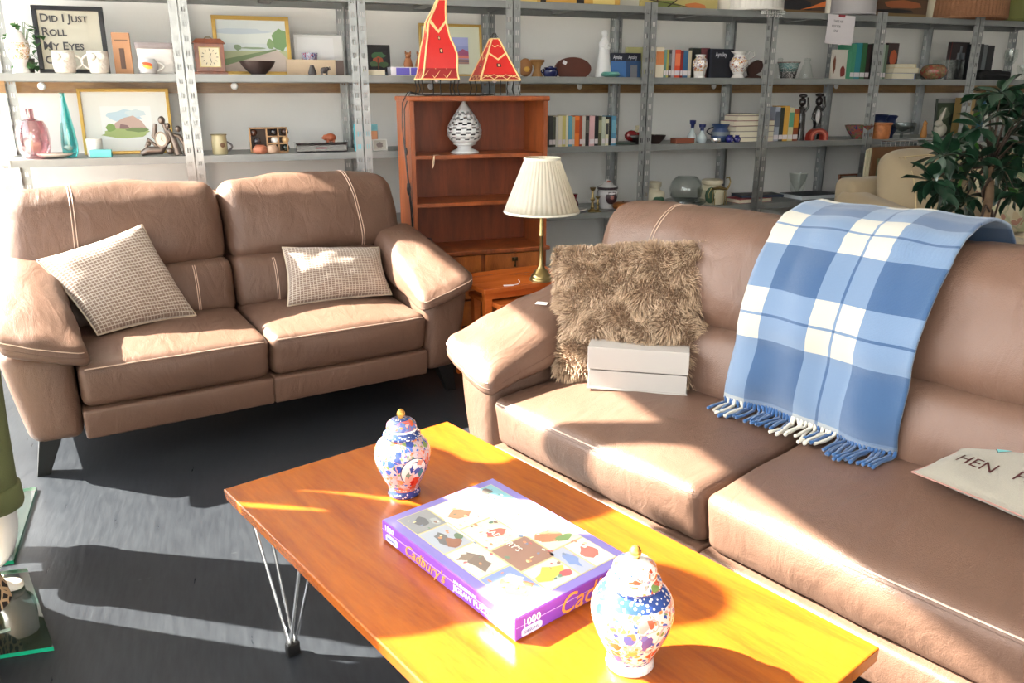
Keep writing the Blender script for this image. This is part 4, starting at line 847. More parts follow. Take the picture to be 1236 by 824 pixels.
cr.color_ramp.elements[0].color = (*flat(214, 180, 140), 1); cr.color_ramp.elements[1].color = (*flat(36, 22, 18), 1); cr.color_ramp.elements[1].position = .14; l.new(vo.outputs[0], cr.inputs[0]); l.new(cr.outputs[0], n['Principled BSDF'].inputs['Base Color']); n['Principled BSDF'].inputs['Roughness'].default_value = .8
MB().lathe([(.262, .07), (.258, .10), (.225, .20), (.215, .45), (.205, .75), (.175, .95), (.155, 1.05), (.175, 1.22), (.19, 1.38), (.15, 1.47), (.07, 1.50)], 64, rip=lambda a, z: 1+.05*math.sin(a*9)*max(0, .9-z), cap=False).build('dress', leo, m2, smooth=True)
sh = atz(8, 712, .03); t = thing('court_shoe', 'cream court shoe standing on the nearer glass plate', 'shoe', (sh.x-.05, sh.y+.02, .0125), .25)
soft('upper', [(-.09, -.03, .0), (.09, -.032, .0), (.09, .032, .0), (-.09, .03, .0), (-.09, -.024, .07), (.08, -.02, .022), (.08, .02, .022), (-.09, .024, .07)], .022, mat('cream_patent', (.75, .68, .60), .25, coat=.5), t, (10, 4, 4))
MB().lathe([(.001, .025), (.008, .026), (.008, .032), (.001, .034)], 12, c=(.035, 0, .015)).build('button', pm((250, 240, 220), .3), t)
# unseen strip added below the window head to cast a band on the right sofa
bn = thing('shadow_strip', 'narrow unseen strip added below the window head to shade the right sofa', 'banner', (XL+.06, 3.12, 2.22))
MB().box((0, -.07, 0), (.008, .07, .56)).build('cloth', pm((180, 60, 60), .9), bn); MB().tube([(.004, -.08, .565), (.004, .08, .565)], .008, 8).build('rail', white, bn)

# ---------------------------------------------------------------- things on the racking
def sit(px0, px1, ptop, s, dy):
    """where an object seen between two picture columns stands on shelf s at depth dy: base point, width, height"""
    Y = SY+dy; a, b = aty(px0, ptop+8, Y), aty(px1, ptop+8, Y); h = aty((px0+px1)/2, ptop, Y).z-ZT[s]
    return V(((a.x+b.x)/2, Y, ZT[s]+.0005)), b.x-a.x, h
def pot(name, label, cat, px, ptop, s, dy, prof, m, smooth=True, group=None, n=28, sx=1., sy=1., rip=None):
    p, w_, h = sit(px[0], px[1], ptop, s, dy); r = w_/2
    mb = MB().lathe([(a*r, b*h) for a, b in prof], n, rip=rip, sx=sx, sy=sy); o = mb.build(name, m, None, smooth=smooth, auto=50 if smooth else None); o.location = p
    tag(o, label, cat, group); return o, w_, h
VASE = [(.001, 0), (.55, 0), (.62, .05), (.85, .30), (1, .55), (.9, .75), (.5, .87), (.45, .95), (.6, 1), (.4, .98), (.001, .97)]
BOWL = [(.001, 0), (.40, 0), (.42, .06), (.62, .30), (.86, .65), (.98, .95), (1, 1), (.94, .98), (.78, .60), (.4, .2), (.001, .15)]
CUP = [(.001, 0), (.75, 0), (.9, .05), (1, .4), (.98, .8), (.97, 1), (.90, .98), (.88, .3), (.001, .1)]
def handle(par, w_, h, side, m, z0=.25, z1=.8, out=.5, r=.006, nm='handle'):
    x = side*w_/2; pts = [(x*.9, 0, h*z1)]+[(x+side*out*w_*math.sin(PI*k/8), 0, h*(z1+(z0-z1)*k/8)) for k in range(1, 8)]+[(x*.85, 0, h*z0)]
    return MB().tube(pts, r, 8).build(nm, m, par, smooth=True, auto=60)
def slab(name, label, cat, px, ptop, s, dy, th, m, lean=.0, group=None):
    p, w_, h = sit(px[0], px[1], ptop, s, dy); o = MB().box((-w_/2, 0, 0), (w_/2, th, h)).build(name, m, None, bevel=.0015); o.location = p; o.rotation_euler = (-lean, 0, 0); tag(o, label, cat, group); return o, w_, h
def picture(name, label, px, ptop, s, dy, fcol, fw, lean, art, mount=None, fdepth=.02, cat='picture', m=None, z=None):
    """framed picture leaning against the wall: frame sides, mount, and flat painted shapes"""
    p, w_, h = sit(px[0], px[1], ptop, s, dy)
    t = thing(name, label, cat, p, 0); t.rotation_euler = (-lean, 0, 0); fm_ = m or pm(fcol, .4)
    MB().box((-w_/2, 0, 0), (w_/2, fdepth, fw)).box((-w_/2, 0, h-fw), (w_/2, fdepth, h)).box((-w_/2, 0, fw), (-w_/2+fw, fdepth, h-fw)).box((w_/2-fw, 0, fw), (w_/2, fdepth, h-fw)).build('frame', fm_, t, bevel=.002)
    iw, ih = w_-2*fw, h-2*fw; ms = []; mb = MB()
    for lay, (pts, col) in enumerate(art):
        m_ = pm(col, .6)
        if m_ not in ms: ms.append(m_)
        y = fdepth*.45-.0004*(lay+1); mb.add([(-iw/2+u*iw, y, fw+v*ih) for u, v in pts], [tuple(range(len(pts)))], ms.index(m_))
    MB().box((-iw/2, fdepth*.45, fw), (iw/2, fdepth*.7, h-fw)).build('backing', pm((225, 222, 212)), t)
    if art: mb.build('print', ms, t)
    return t, w_, h
def rect(a, b, c, d): return [(a, b), (c, b), (c, d), (a, d)]
def rb_(cu, cv, ru, rv_, n=12, j=.2, sd=1):
    q = random.Random(sd); return [(cu+ru*math.cos(2*PI*i/n)*(1+q.uniform(-j, j)), cv+rv_*math.sin(2*PI*i/n)*(1+q.uniform(-j, j))) for i in range(n)]
paper = pm((214, 206, 184), .9); stick = pm((208, 200, 204), .6)
def book(label, px, ptop, s, dy, col, group, sticker=True, depth=.13, tilt=0., band=None):
    p, w_, h = sit(px[0], px[1], ptop, s, dy); w_ = max(w_-.0012, .008); c = pm(col, .5)
    o = MB().box((-w_/2, 0, 0), (w_/2, .002, h)).box((-w_/2, .002, 0), (-w_/2+.0015, depth, h)).box((w_/2-.0015, .002, 0), (w_/2, depth, h)).build('book', c, None); o.location = p; o.rotation_euler = (0, tilt, 0)
    tag(o, label, 'book', group)
    MB().box((-w_/2+.0016, .003, .003), (w_/2-.0016, depth-.004, h-.003)).build('pages', paper, o)
    if sticker: MB().box((-w_/2+.001, -.0006, .012), (w_/2-.001, 0, .012+min(.028, h*.2))).build('spine_sticker', stick, o)
    if band: MB().box((-w_/2+.0015, -.0006, h*.42), (w_/2-.0015, 0, h*.86)).build('spine_title', pm(band, .5), o)
    return o
def fbook(label, px, z0, th, s, dy, col, group, depth=.15, rz=0., name='book', leaf=None):
    """book lying flat"""
    Y = SY+dy; a, b = aty(px[0], 150, Y), aty(px[1], 150, Y); w_ = b.x-a.x
    o = MB().box((-w_/2, 0, 0), (w_/2, depth, .002)).box((-w_/2, 0, th-.002), (w_/2, depth, th)).box((w_/2-.002, 0, .002), (w_/2, depth, th-.002)).build(name, pm(col, .5), None); o.location = (a.x+w_/2, Y, z0); o.rotation_euler = (0, 0, rz)
    MB().box((-w_/2+.003, .003, .002), (w_/2-.002, depth-.003, th-.002)).build('pages', leaf or paper, o); tag(o, label, 'book', group); return o

# ---- bay 0, middle shelf
t, w_, h = picture('framed_sign', 'black-framed grey sign with slogan lettering behind the owl mugs', (36, 123), 6, 2, .16, (24, 26, 34), .021, .10, [(rect(0, 0, 1, 1), (196, 192, 176))])
ink = pm((70, 70, 74), .6)
for i, ln in enumerate(['Did I Just', 'Roll', 'My Eyes', 'Out', 'Loud?']):
    text(ln, .052 if i else .050, ink, t, Matrix.Translation((-w_/2+.030, .0055, h-.072-i*.064)) @ FRONT, caps=True, ext=.0004, name='sign_lettering', off=.0009, sx=1.04)
owl = mat('owl_stoneware', flat(214, 210, 202), .35, bump=.8, bscale=55, coat=.3)
for px, side, lb in (((62, 91), 1, 'white owl mug in front of the slogan sign, handle towards the right'), ((105, 131), -1, 'white owl mug next to the brown card box, handle towards the left')):
    o, w_, h = pot('owl_mug', lb, 'mug', px, 62, 2, .03, CUP, owl, group='white owl mugs'); handle(o, w_, h, side if side < 0 else 1, owl, .2, .85, .28, .006)
    for e in (-1, 1): MB().lathe([(.001, 0), (.016, 0), (.018, .004), (.010, .006), (.004, .008), (.001, .008)], 16).xf(Matrix.Translation((e*.020, -w_/2+.004, h*.74)) @ Matrix.Rotation(PI/2, 4, 'X')).build('owl_eye', owl, o, smooth=True)
    MB().hexa([(-.004, -w_/2-.002, h*.5), (.004, -w_/2-.002, h*.5), (.004, -w_/2+.01, h*.5), (-.004, -w_/2+.01, h*.5), (-.007, -w_/2-.006, h*.66), (.007, -w_/2-.006, h*.66), (.007, -w_/2+.01, h*.66), (-.007, -w_/2+.01, h*.66)]).build('beak', owl, o)
o, w_, h = slab('card_box', 'slim brown cardboard packet standing between owl mug and white basket', 'box', (134, 156), 39, 2, .07, .03, pm((184, 138, 104), .8), .08)
MB().box((-.012, -.001, h*.12), (.010, 0, h*.62)).build('printed_figure', pm((92, 70, 60)), o); MB().box((-w_/2+.01, -.001, h*.8), (w_/2-.01, 0, h*.83)).build('printed_line', pm((120, 90, 70)), o)
p, w_, h = sit(163, 213, 52, 2, .09); t = thing('wicker_basket', 'white wicker basket with a grey rim behind the orange-patterned cup', 'basket', p)
wk = pm((226, 222, 218), .8)
for k in range(9):
    z = h*(.02+.80*k/9); MB().lathe([(1, 0), (1.03, .004), (1, .009)], 36, rip=lambda a, z_, k=k: (.40+.03*k/9)*w_*1.08*(1/max(abs(math.cos(a)), abs(math.sin(a))))**.8*(1+.02*math.sin(a*24+k*PI)), cap=False, sy=.5).xf(Matrix.Translation((0, 0, z)) @ Matrix.Diagonal((1, 1, h*.10/.009, 1))).build('wicker_row', wk, t, smooth=True)
MB().lathe([(1, h*.80), (1.05, h*.81), (1.06, h), (1, h)], 36, rip=lambda a, z_: .44*w_*1.08*(1/max(abs(math.cos(a)), abs(math.sin(a))))**.8, sy=.5, cap=False).build('rim_band', pm((150, 140, 140), .9), t, smooth=True)
MB().box((-w_*.4, -w_*.2, .001), (w_*.4, w_*.2, .006)).build('base', wk, t)
o, w_, h = pot('coffee_cup', 'rounded grey cup with an orange and yellow swirl, in front of the wicker basket', 'cup', (166, 191), 71, 2, .02, [(.001, 0), (.6, 0), (.8, .1), (1, .45), (.95, .75), (.72, 1), (.66, .98), (.85, .6), (.001, .1)], pm((190, 192, 196), .3, coat=.4)); handle(o, w_, h, 1, pm((230, 230, 226), .3), .2, .8, .28, .005)
for (c1, a, b) in (((226, 90, 44), .62, .13), ((240, 190, 90), .45, .10)): MB().ball((.0, -w_/2*.93, h*a), .02, 12, sc=(1.2, .25, .45), M=Matrix.Rotation(.2, 3, 'Y')).build('painted_swirl', pm(c1, .3), o, smooth=True)
# ivy and white urn at the left edge
uj = porcelain('floral_urn', (0, .24), [(0, (.85, .83, .8), 0), (.25, (.7, .5, .3), 1), (.55, (.85, .83, .8), 0)], 60, base=(.85, .83, .8), pal=[(.6, .35, .15), (.3, .3, .15), (.7, .5, .4)])
o, w_, h = pot('lidded_urn', 'white lidded china urn with gilt flowers at the left edge of the shelf', 'jar', (3, 33), 33, 2, .05, [(.001, 0), (.75, 0), (.72, .06), (.5, .14), (.55, .2), (.85, .36), (1, .55), (.95, .70), (.7, .78), (.68, .82), (.6, .90), (.25, .95), (.12, .96), (.14, .99), (.001, 1)], uj)
ivg = mat('ivy_green', flat(70, 110, 60), .6, var=.3, vscale=30)
def leaf_mesh(nm, L, wd, m, fold=.25):
    vs = [(0, 0, 0)]; N = 6
    for i in range(1, N): f = i/N; w__ = wd*math.sin(PI*f**.8)*.5; vs += [(-w__, L*f, w__*fold), (0, L*f, -.04*L*f*f*4), (w__, L*f, w__*fold)]
    vs.append((0, L, -.16*L)); fs = [(0, 2, 1), (0, 3, 2)]
    for i in range(N-2): a = 1+3*i; fs += [(a, a+1, a+4, a+3), (a+1, a+2, a+5, a+4)]
    a = 1+3*(N-2); k = len(vs)-1; fs += [(a, a+1, k), (a+1, a+2, k)]
    me = bpy.data.meshes.new(nm); me.from_pydata(vs, [], fs); me.materials.append(m); me.shade_smooth(); return me
def leaves(par, lm, pos, q):
    o = bpy.data.objects.new('leaf', lm); C.objects.link(o); o.parent = par; o.location = pos; o.rotation_mode = 'QUATERNION'; o.rotation_quaternion = q; return o
def aim(d, roll=0): return V(d).to_track_quat('Y', 'Z') @ Quaternion((0, 1, 0), roll)
p, w_, h = sit(0, 45, 33, 2, .22); t = thing('ivy_plant', 'trailing green ivy behind the white urn at the left edge', 'plant', p)
MB().lathe([(.001, 0), (.04, 0), (.05, .07), (.045, .07), (.04, .05), (.001, .05)], 20).build('pot', pm((120, 110, 100)), t, smooth=True)
il = leaf_mesh('leaf', .042, .036, ivg); rr_ = random.Random(4); st = MB()
for k in range(34):
    a = rr_.uniform(0, 2*PI); q_ = V((math.cos(a)*rr_.uniform(.03, .09)+.02, -abs(math.sin(a))*.06, rr_.uniform(.0, .22))); st.tube([(0, 0, .05), (q_.x*.5, q_.y*.5, max(.07, q_.z)+.02), tuple(q_)], .0015, 4); leaves(t, il, q_, aim((rr_.uniform(-1, 1), -1, rr_.uniform(-1, .4))))
st.build('stems', ivg, t)
# ---- bay 0, lower shelf
irid = glassmat('pink_lustre_glass', (.86, .68, .70), gloss=.6); teal_g = glassmat('teal_glass', (.30, .78, .78), gloss=.4)
pot('glass_vase', 'round iridescent pink glass vase on the lower shelf, far left', 'vase', (14, 56), 131, 1, .10, [(.001, 0), (.55, 0), (.80, .04), (.98, .20), (1, .40), (.96, .60), (.74, .755), (.30, .775), (.27, .82), (.28, 1), (.24, .99), (.24, .80), (.7, .74), (.9, .56), (.92, .3), (.5, .04), (.001, .03)], irid)
o, w_, h = pot('glass_vase', 'tall tapering teal glass bottle vase beside the pink one', 'vase', (65, 86), 112, 1, .12, [(.001, 0), (.65, 0), (.95, .08), (1, .2), (.82, .45), (.5, .75), (.3, .9), (.26, .97), (.34, 1), (.2, .99), (.2, .8), (.6, .4), (.8, .15), (.001, .04)], teal_g)
GOLD = mat('gilt_frame', flat(196, 160, 84), .35, .45)
picture('framed_watercolour', 'gilt-framed watercolour of a farmhouse leaning behind the turquoise box', (91, 203), 106, 1, .26, None, .016, .14, [(rect(0, 0, 1, 1), (232, 234, 230)), (rect(.2, .2, .80, .76), (236, 240, 240)), (rb_(.48, .60, .20, .10), (190, 214, 226)), (rb_(.62, .64, .12, .06, sd=3), (206, 222, 228)), ([(.30, .36), (.36, .48), (.46, .56), (.58, .60), (.68, .50), (.74, .36)], (196, 170, 160)), ([(.40, .36), (.42, .46), (.50, .44), (.54, .36)], (140, 110, 110)), (rb_(.48, .30, .28, .09, 16), (164, 182, 120)), (rb_(.30, .40, .06, .07, sd=7), (130, 160, 90)), (rb_(.62, .36, .14, .04, sd=9), (120, 140, 90))], m=GOLD)
p, w_, h = sit(109, 135, 181, 1, .04); o = MB().box((-w_/2, 0, 0), (w_/2, .05, h)).build('trinket_box', pm((110, 205, 205), .4), None, bevel=.002); o.location = p; tag(o, 'small turquoise box in front of the watercolour', 'box')
o = MB().lathe([(.001, 0), (.036, 0), (.037, .005), (.037, .085), (.030, .088), (.030, .07), (.001, .07)], 28).build('pillar_candle', mat('candle_wax', (.82, .81, .78), .5), None, smooth=True, auto=50); q_, _, _ = sit(102, 121, 150, 1, .14); o.location = q_; tag(o, 'white pillar candle standing behind the turquoise box', 'candle')
p, w_, h = sit(42, 88, 186, 1, .03); o = MB().lathe([(.001, .004), (.5, .002), (.9, .012), (1, .022), (.96, .024), (.5, .010), (.001, .010)], 36, rip=lambda a, z: 1).xf(Matrix.Diagonal((w_/2, .06, 1, 1))).build('shell_dish', pm((206, 196, 184), .5), None, smooth=True); o.location = p+V((0, .055, 0)); tag(o, 'flat oval stone-coloured dish lying below the teal vase', 'dish')
# figure clock: reclining and standing pewter figures round a dial
pew = mat('pewter', flat(120, 108, 100), .32, .75); p, w_, h = sit(164, 224, 142, 1, .06); t = thing('figure_clock', 'pewter sculpture clock of rounded family figures beside the shelf post', 'clock', p); k = w_/60.
def fx(px): return (px-194)*k
def fz(py): return (191-py)*k
MB().tube([(fx(166), 0, fz(188)), (fx(174), 0, fz(184)), (fx(190), 0, fz(184)), (fx(196), 0, fz(176))], [.012, .022, .022, .016], 12).tube([(fx(170), .0, fz(186)), (fx(177), 0, fz(170)), (fx(187), 0, fz(180))], [.008, .012, .009], 10).ball((fx(176), -.004, fz(175)), .013, 12).build('reclining_figure', pew, t, smooth=True, auto=60)
MB().tube([(fx(187), .01, fz(150)), (fx(184), .01, fz(165)), (fx(192), .01, fz(182)), (fx(203), .01, fz(170)), (fx(197), .01, fz(150))], [.010, .014, .014, .014, .010], 12).ball((fx(195), .01, fz(146)), .017, 12, sc=(1, 1, 1.25)).build('tall_figure', pew, t, smooth=True, auto=60)
MB().tube([(fx(202), 0, fz(158)), (fx(207), 0, fz(170)), (fx(211), 0, fz(190))], [.010, .016, .020], 12).ball((fx(202), 0, fz(153)), .013, 12, sc=(1, 1, 1.2)).build('middle_figure', pew, t, smooth=True, auto=60)
MB().tube([(fx(206), 0, fz(164)), (fx(214), 0, fz(166)), (fx(220), 0, fz(176)), (fx(221), 0, fz(190))], [.008, .011, .013, .015], 12).ball((fx(214), 0, fz(157)), .014, 12, sc=(1, 1, 1.15)).build('leaning_figure', pew, t, smooth=True, auto=60)
MB().ball((fx(201), -.006, fz(185)), .018, 14).build('ball', pew, t, smooth=True)
dl = MB().lathe([(.001, 0), (.030, 0), (.036, .003), (.036, .010), (.001, .010)], 28).xf(Matrix.Translation((fx(192), -.008, fz(170))) @ Matrix.Rotation(PI/2, 4, 'X') @ Matrix.Diagonal((.85, 1.1, 1, 1))).build('clock_case', pew, t, smooth=True, auto=50)
MB().lathe([(.001, 0), (.027, 0), (.027, .0015), (.001, .0015)], 28).xf(Matrix.Translation((fx(192), -.018, fz(170))) @ Matrix.Rotation(PI/2, 4, 'X') @ Matrix.Diagonal((.85, 1.1, 1, 1))).build('dial', pm((228, 222, 196), .5), dl)
MB().box((-.001, -.0005, 0), (.001, .0005, .020)).xf(Matrix.Translation((fx(192), -.0205, fz(170))) @ Matrix.Rotation(.3, 4, 'Y')).box((-.001, -.0005, 0), (.001, .0005, .014), M=Matrix.Translation((fx(192), -.0205, fz(170))) @ Matrix.Rotation(2.2, 4, 'Y')).build('hands', blackm, dl)
# ---- bay 1, middle shelf
p, w_, h = sit(231, 272, 45, 2, .08); mah = wood('mahogany', flat(110, 50, 26), flat(150, 76, 42), scale=(6, 6, 2), rough=.3, coat=.4); t = thing('mantel_clock', 'square wooden mantel clock with a cream dial left of the landscape painting', 'clock', p, .0)
MB().box((-w_/2, 0, 0), (w_/2, .08, h*.07)).box((-w_*.44, .008, h*.07), (w_*.44, .075, h*.84)).build('case', mah, t, bevel=.002); MB().hexa([(-w_*.5, 0, h*.84), (w_*.5, 0, h*.84), (w_*.5, .08, h*.84), (-w_*.5, .08, h*.84), (-w_*.36, .012, h*.97), (w_*.36, .012, h*.97), (w_*.36, .07, h*.97), (-w_*.36, .07, h*.97)]).build('hood', mah, t, bevel=.002)
MB().tube([(-.02, .04, h*.96), (-.01, .04, h*1.01), (.01, .04, h*1.01), (.02, .04, h*.96)], .003, 6).build('carrying_handle', brass, t)
MB().box((-w_*.31, .003, h*.2), (w_*.31, .008, h*.74)).build('bezel', brass, t); d_ = MB().box((-w_*.28, .001, h*.22), (w_*.28, .003, h*.72)).build('dial', pm((226, 216, 188), .5), t)
tk = MB()
for k in range(12): a = k*PI/6; tk.box((-.0015, -.0006, w_*.19), (.0015, 0, w_*.25), M=Matrix.Translation((0, .001, h*.47)) @ Matrix.Rotation(a, 4, 'Y'))
for a, L in ((2.9, .17), (.4, .12)): tk.box((-.0014, -.0012, 0), (.0014, -.0006, w_*L), M=Matrix.Translation((0, .001, h*.47)) @ Matrix.Rotation(a, 4, 'Y'))
tk.build('numerals_and_hands', blackm, d_)
picture('framed_landscape', 'gilt-framed landscape painting of a road and trees behind the dark bowl', (255, 349), 18, 2, .24, None, .020, .12, [(rect(0, 0, 1, 1), (214, 222, 222)), (rect(0, .55, 1, .8), (222, 228, 224)), (rb_(.35, .78, .4, .06, sd=2), (196, 208, 216)), ([(0, 0), (1, 0), (1, .42), (0, .40)], (182, 190, 150)), ([(0, .10), (.85, .44), (1, .26), (1, 0), (0, 0)], (204, 190, 180)), ([(0, .08), (.84, .42), (.84, .45), (0, .22)], (130, 150, 110)), (rb_(.9, .62, .12, .22, 16, sd=5), (128, 160, 110)), (rb_(.76, .54, .05, .10, sd=6), (140, 168, 120)), (rb_(.28, .47, .06, .06, sd=8), (140, 160, 130)), (rb_(.50, .46, .20, .02, sd=9), (150, 170, 140))], m=GOLD)
pot('dark_bowl', 'dark pewter-brown flared bowl in front of the landscape painting', 'bowl', (289, 333), 74, 2, .07, BOWL, mat('dark_bronze', flat(74, 62, 60), .4, .3))
picture('framed_print', 'thin-framed pale print with wide white mount at the right of the landscape', (354, 414), 41, 2, .30, (196, 194, 190), .005, .08, [(rect(0, 0, 1, 1), (226, 226, 224)), (rect(.06, .2, .82, .94), (236, 236, 236))])
slab('wooden_board', 'pale wooden board lying on edge behind the two little animal figures', 'board', (346, 406), 72, 2, .20, .012, pm((214, 190, 160), .6))
o, w_, h = pot('patterned_bowl', 'small blue and white patterned bowl perched behind the pale wooden board', 'bowl', (364, 384), 64, 2, .26, BOWL, porcelain('blue_check', (0, .1), [(0, (.1, .12, .3), 1), (.6, (.1, .12, .3), 1)], 90, base=(.5, .5, .6), pal=[(.05, .06, .25), (.5, .5, .6), (.4, .05, .1)]))
fig = pm((70, 64, 64), .5)
p, w_, h = sit(372, 382, 79, 2, .04); o = MB().lathe([(.001, 0), (.020, 0), (.022, .01), (.014, .035), (.010, .045), (.001, .05)], 14, sy=.7).ball((0, 0, h*.8), .011, 10).box((-.010, -.002, h*.85), (-.004, .002, h)).box((.004, -.002, h*.85), (.010, .002, h)).build('cat_figurine', fig, None, smooth=True, auto=50); o.location = p; tag(o, 'tiny dark sitting cat figurine in front of the pale board', 'figurine')
p, w_, h = sit(385, 398, 80, 2, .04); o = MB().ball((0, 0, h*.55), .5*w_, 12, sc=(.75, .5, .55)).ball((w_*.3, 0, h*.7), .010, 10).tube([(w_*.4, 0, h*.7), (w_*.55, 0, h*.6), (w_*.5, 0, h*.95)], .003, 6)
for a in (-.22, .22): o.box((a*w_-.004, -.008, 0), (a*w_+.004, .008, h*.45))
o = o.build('elephant_figurine', fig, None, smooth=True, auto=40); o.location = p; tag(o, 'tiny dark elephant figurine right of the cat figurine', 'figurine')
slab('dark_block', 'small dark carved block beside the rear post, right of the elephant', 'ornament', (406, 415), 73, 2, .12, .03, pm((96, 80, 74), .6))
# ---- bay 1, lower shelf
o, w_, h = pot('stoneware_jug', 'cream stoneware jug with a brown leaf on the lower shelf', 'jug', (255, 274), 162, 1, .06, [(.001, 0), (.92, 0), (1, .04), (1, .6), (.94, .85), (.98, .97), (1.02, 1), (.92, .98), (.9, .2), (.001, .1)], pm((184, 176, 140), .35, coat=.3)); handle(o, w_, h, 1, pm((90, 84, 84), .4), .15, .62, .30, .005)
MB().lathe([(1.0, .955), (1.06, .97), (1.05, 1.0), (.98, 1.0)], 28, cap=False).xf(Matrix.Diagonal((w_/2, w_/2, h, 1))).build('rim', pm((130, 120, 84), .4), o, smooth=True); MB().ball((.01, -w_/2+.004, h*.48), .02, 10, sc=(.8, .25, .7)).build('painted_leaf', pm((110, 84, 60), .5), o, smooth=True)
p, w_, h = sit(301, 347, 154, 1, .10); t = thing('cup_gift_set', 'open partitioned wooden box holding small dark cups, middle of the lower shelf', 'box', p); bx = pm((190, 150, 110), .7)
MB().box((-w_/2, 0, 0), (w_/2, .05, .006)).box((-w_/2, 0, h-.006), (w_/2, .05, h)).box((-w_/2, 0, 0), (-w_/2+.006, .05, h)).box((w_/2-.006, 0, 0), (w_/2, .05, h)).box((-.012, 0, 0), (-.006, .05, h)).box((w_*.24, 0, 0), (w_*.24+.006, .05, h)).box((-.006, .0, h*.33), (w_/2, .05, h*.38)).box((-.006, .0, h*.62), (w_/2, .05, h*.66)).build('partitions', bx, t); MB().box((-w_/2, .045, 0), (w_/2, .05, h)).build('back', pm((70, 56, 50)), t)
for (x, z, c) in ((-.06, h*.45, (60, 56, 62)), (-.075, h*.8, (80, 50, 40)), (.03, h*.82, (44, 40, 44)), (.085, h*.82, (70, 50, 44)), (.085, h*.18, (40, 50, 44)), (.03, h*.5, (226, 226, 226)), (.085, h*.5, (206, 170, 120))): MB().ball((x, .022, z), .020, 12, sc=(1, .8, 1.0)).build('small_cup', pm(c, .25, coat=.5), t, smooth=True)
for (px, lb, c) in (((305, 324), 'reddish round pot in front of the partitioned box, on the left', (176, 110, 84)), ((321, 337), 'paler round pot in front of the partitioned box, on the right', (198, 168, 144))): pot('round_pot', lb, 'pot', px, 175, 1, .035, [(.001, 0), (.6, 0), (.95, .25), (1, .5), (.8, .8), (.55, .95), (.6, 1), (.5, .97), (.001, .9)], pm(c, .6), group='round pots by the partitioned box')
p, w_, h = sit(358, 420, 172, 1, .05); lac = mat('black_lacquer', flat(28, 14, 18), .08, coat=1.); t = thing('lacquer_box', 'glossy black lacquer box with red reflections on the lower shelf', 'box', p)
MB().box((-w_/2, 0, .0), (w_/2, .12, h*.82)).build('base', lac, t, bevel=.006); MB().box((-w_/2-.003, -.003, h*.82), (w_/2+.003, .123, h)).build('lid', lac, t, bevel=.004); MB().box((-w_*.12, -.001, h*.35), (w_*.10, 0, h*.5)).build('inlay', pm((120, 70, 80), .2), t)
pgz = p.z+h; pg = MB().ball((0, 0, .022), .026, 14, sc=(1.2, .85, .85)).ball((-.026, 0, .022), .016, 12).ball((-.040, 0, .020), .007, 8)
for a in (-.016, .016): pg.box((a-.005, -.014, 0), (a+.005, .014, .012))
pg = pg.build('pig_figurine', pm((150, 80, 50), .5), None, smooth=True, auto=40); pg.location = (aty(399, 170, SY+.11).x, SY+.11, pgz+.0003); tag(pg, 'small carved wooden pig standing on the black lacquer box', 'figurine')
# ---- bay 2
picture('lacquer_picture', 'black picture of a green tree with red figures, left of the wooden cats', (440, 471), 54, 2, .16, (18, 18, 22), .006, .06, [(rect(0, 0, 1, 1), (20, 20, 24)), (rb_(.55, .68, .30, .12, sd=2), (52, 92, 58)), (rb_(.55, .5, .22, .14, sd=3), (140, 70, 40)), (rb_(.35, .38, .2, .10, sd=4), (58, 84, 50)), (rb_(.75, .36, .2, .10, sd=5), (58, 84, 50)), (rect(.5, .2, .56, .6), (90, 50, 30)), (rect(0, .0, 1, .10), (60, 76, 100))])
o = fbook('cream-edged book lying flat under the black tree picture', (444, 468), ZT[2]+.0005, .03, 2, .03, (60, 60, 66), None)
p, w_, h = sit(472, 517, 81, 2, .05); o = MB().box((-w_/2, 0, 0), (w_/2, .09, h)).build('purple_carton', pm((226, 222, 230), .5), None, bevel=.001); o.location = p; tag(o, 'low white and violet carton with two wooden cats on top', 'box')
for a, b in ((.14, .50), (.53, .98)): MB().box((-w_/2+w_*a, -.001, h*.08), (-w_/2+w_*b, 0, h*.92)).build('violet_panel', pm((104, 96, 190), .5), o)
for i, px in enumerate(((487, 498), (501, 512))):
    a, b = aty(px[0], 72, SY+.09), aty(px[1], 72, SY+.09); hh = .085; cw = pm((150, 96, 60), .6)
    o = MB().lathe([(.001, 0), (.024, 0), (.026, .012), (.020, .035), (.013, .052), (.001, .056)], 16, sy=.8).ball((0, -.004, .060), .017, 12).hexa([(-.017, -.006, .068), (-.006, -.006, .072), (-.006, .002, .072), (-.017, .002, .068), (-.016, -.003, hh), (-.014, -.003, hh), (-.014, -.001, hh), (-.016, -.001, hh)]).hexa([(.006, -.006, .072), (.017, -.006, .068), (.017, .002, .068), (.006, .002, .072), (.014, -.003, hh), (.016, -.003, hh), (.016, -.001, hh), (.014, -.001, hh)]).build('wooden_cat', cw, None, smooth=True, auto=50)
    o.location = ((a.x+b.x)/2, SY+.09, p.z+h+.0005); tag(o, 'carved wooden cat on the violet carton, %s one' % ('left' if i == 0 else 'right'), 'figurine', 'pair of carved wooden cats')
picture('framed_seascape', 'gilt-framed pastel picture of pink hills and violet sky behind the tall red lamp', (507, 583), 28, 2, .24, None, .014, .10, [(rect(0, 0, 1, 1), (216, 218, 196)), (rect(.42, .22, .80, .78), (150, 160, 214)), (rect(.42, .60, .80, .78), (168, 176, 224)), ([(.42, .46), (.52, .50), (.60, .46), (.70, .54), (.80, .48), (.80, .36), (.42, .36)], (170, 90, 130)), (rect(.42, .34, .80, .40), (226, 130, 120)), ([(.42, .34), (.8, .32), (.8, .22), (.42, .22)], (176, 140, 130)), (rect(.42, .27, .80, .30), (90, 90, 120))], m=GOLD)
slab('greeting_card', 'turquoise greeting card standing left of the bookcase on the lower shelf', 'card', (427, 436), 150, 1, .06, .004, pm((90, 190, 205), .6))
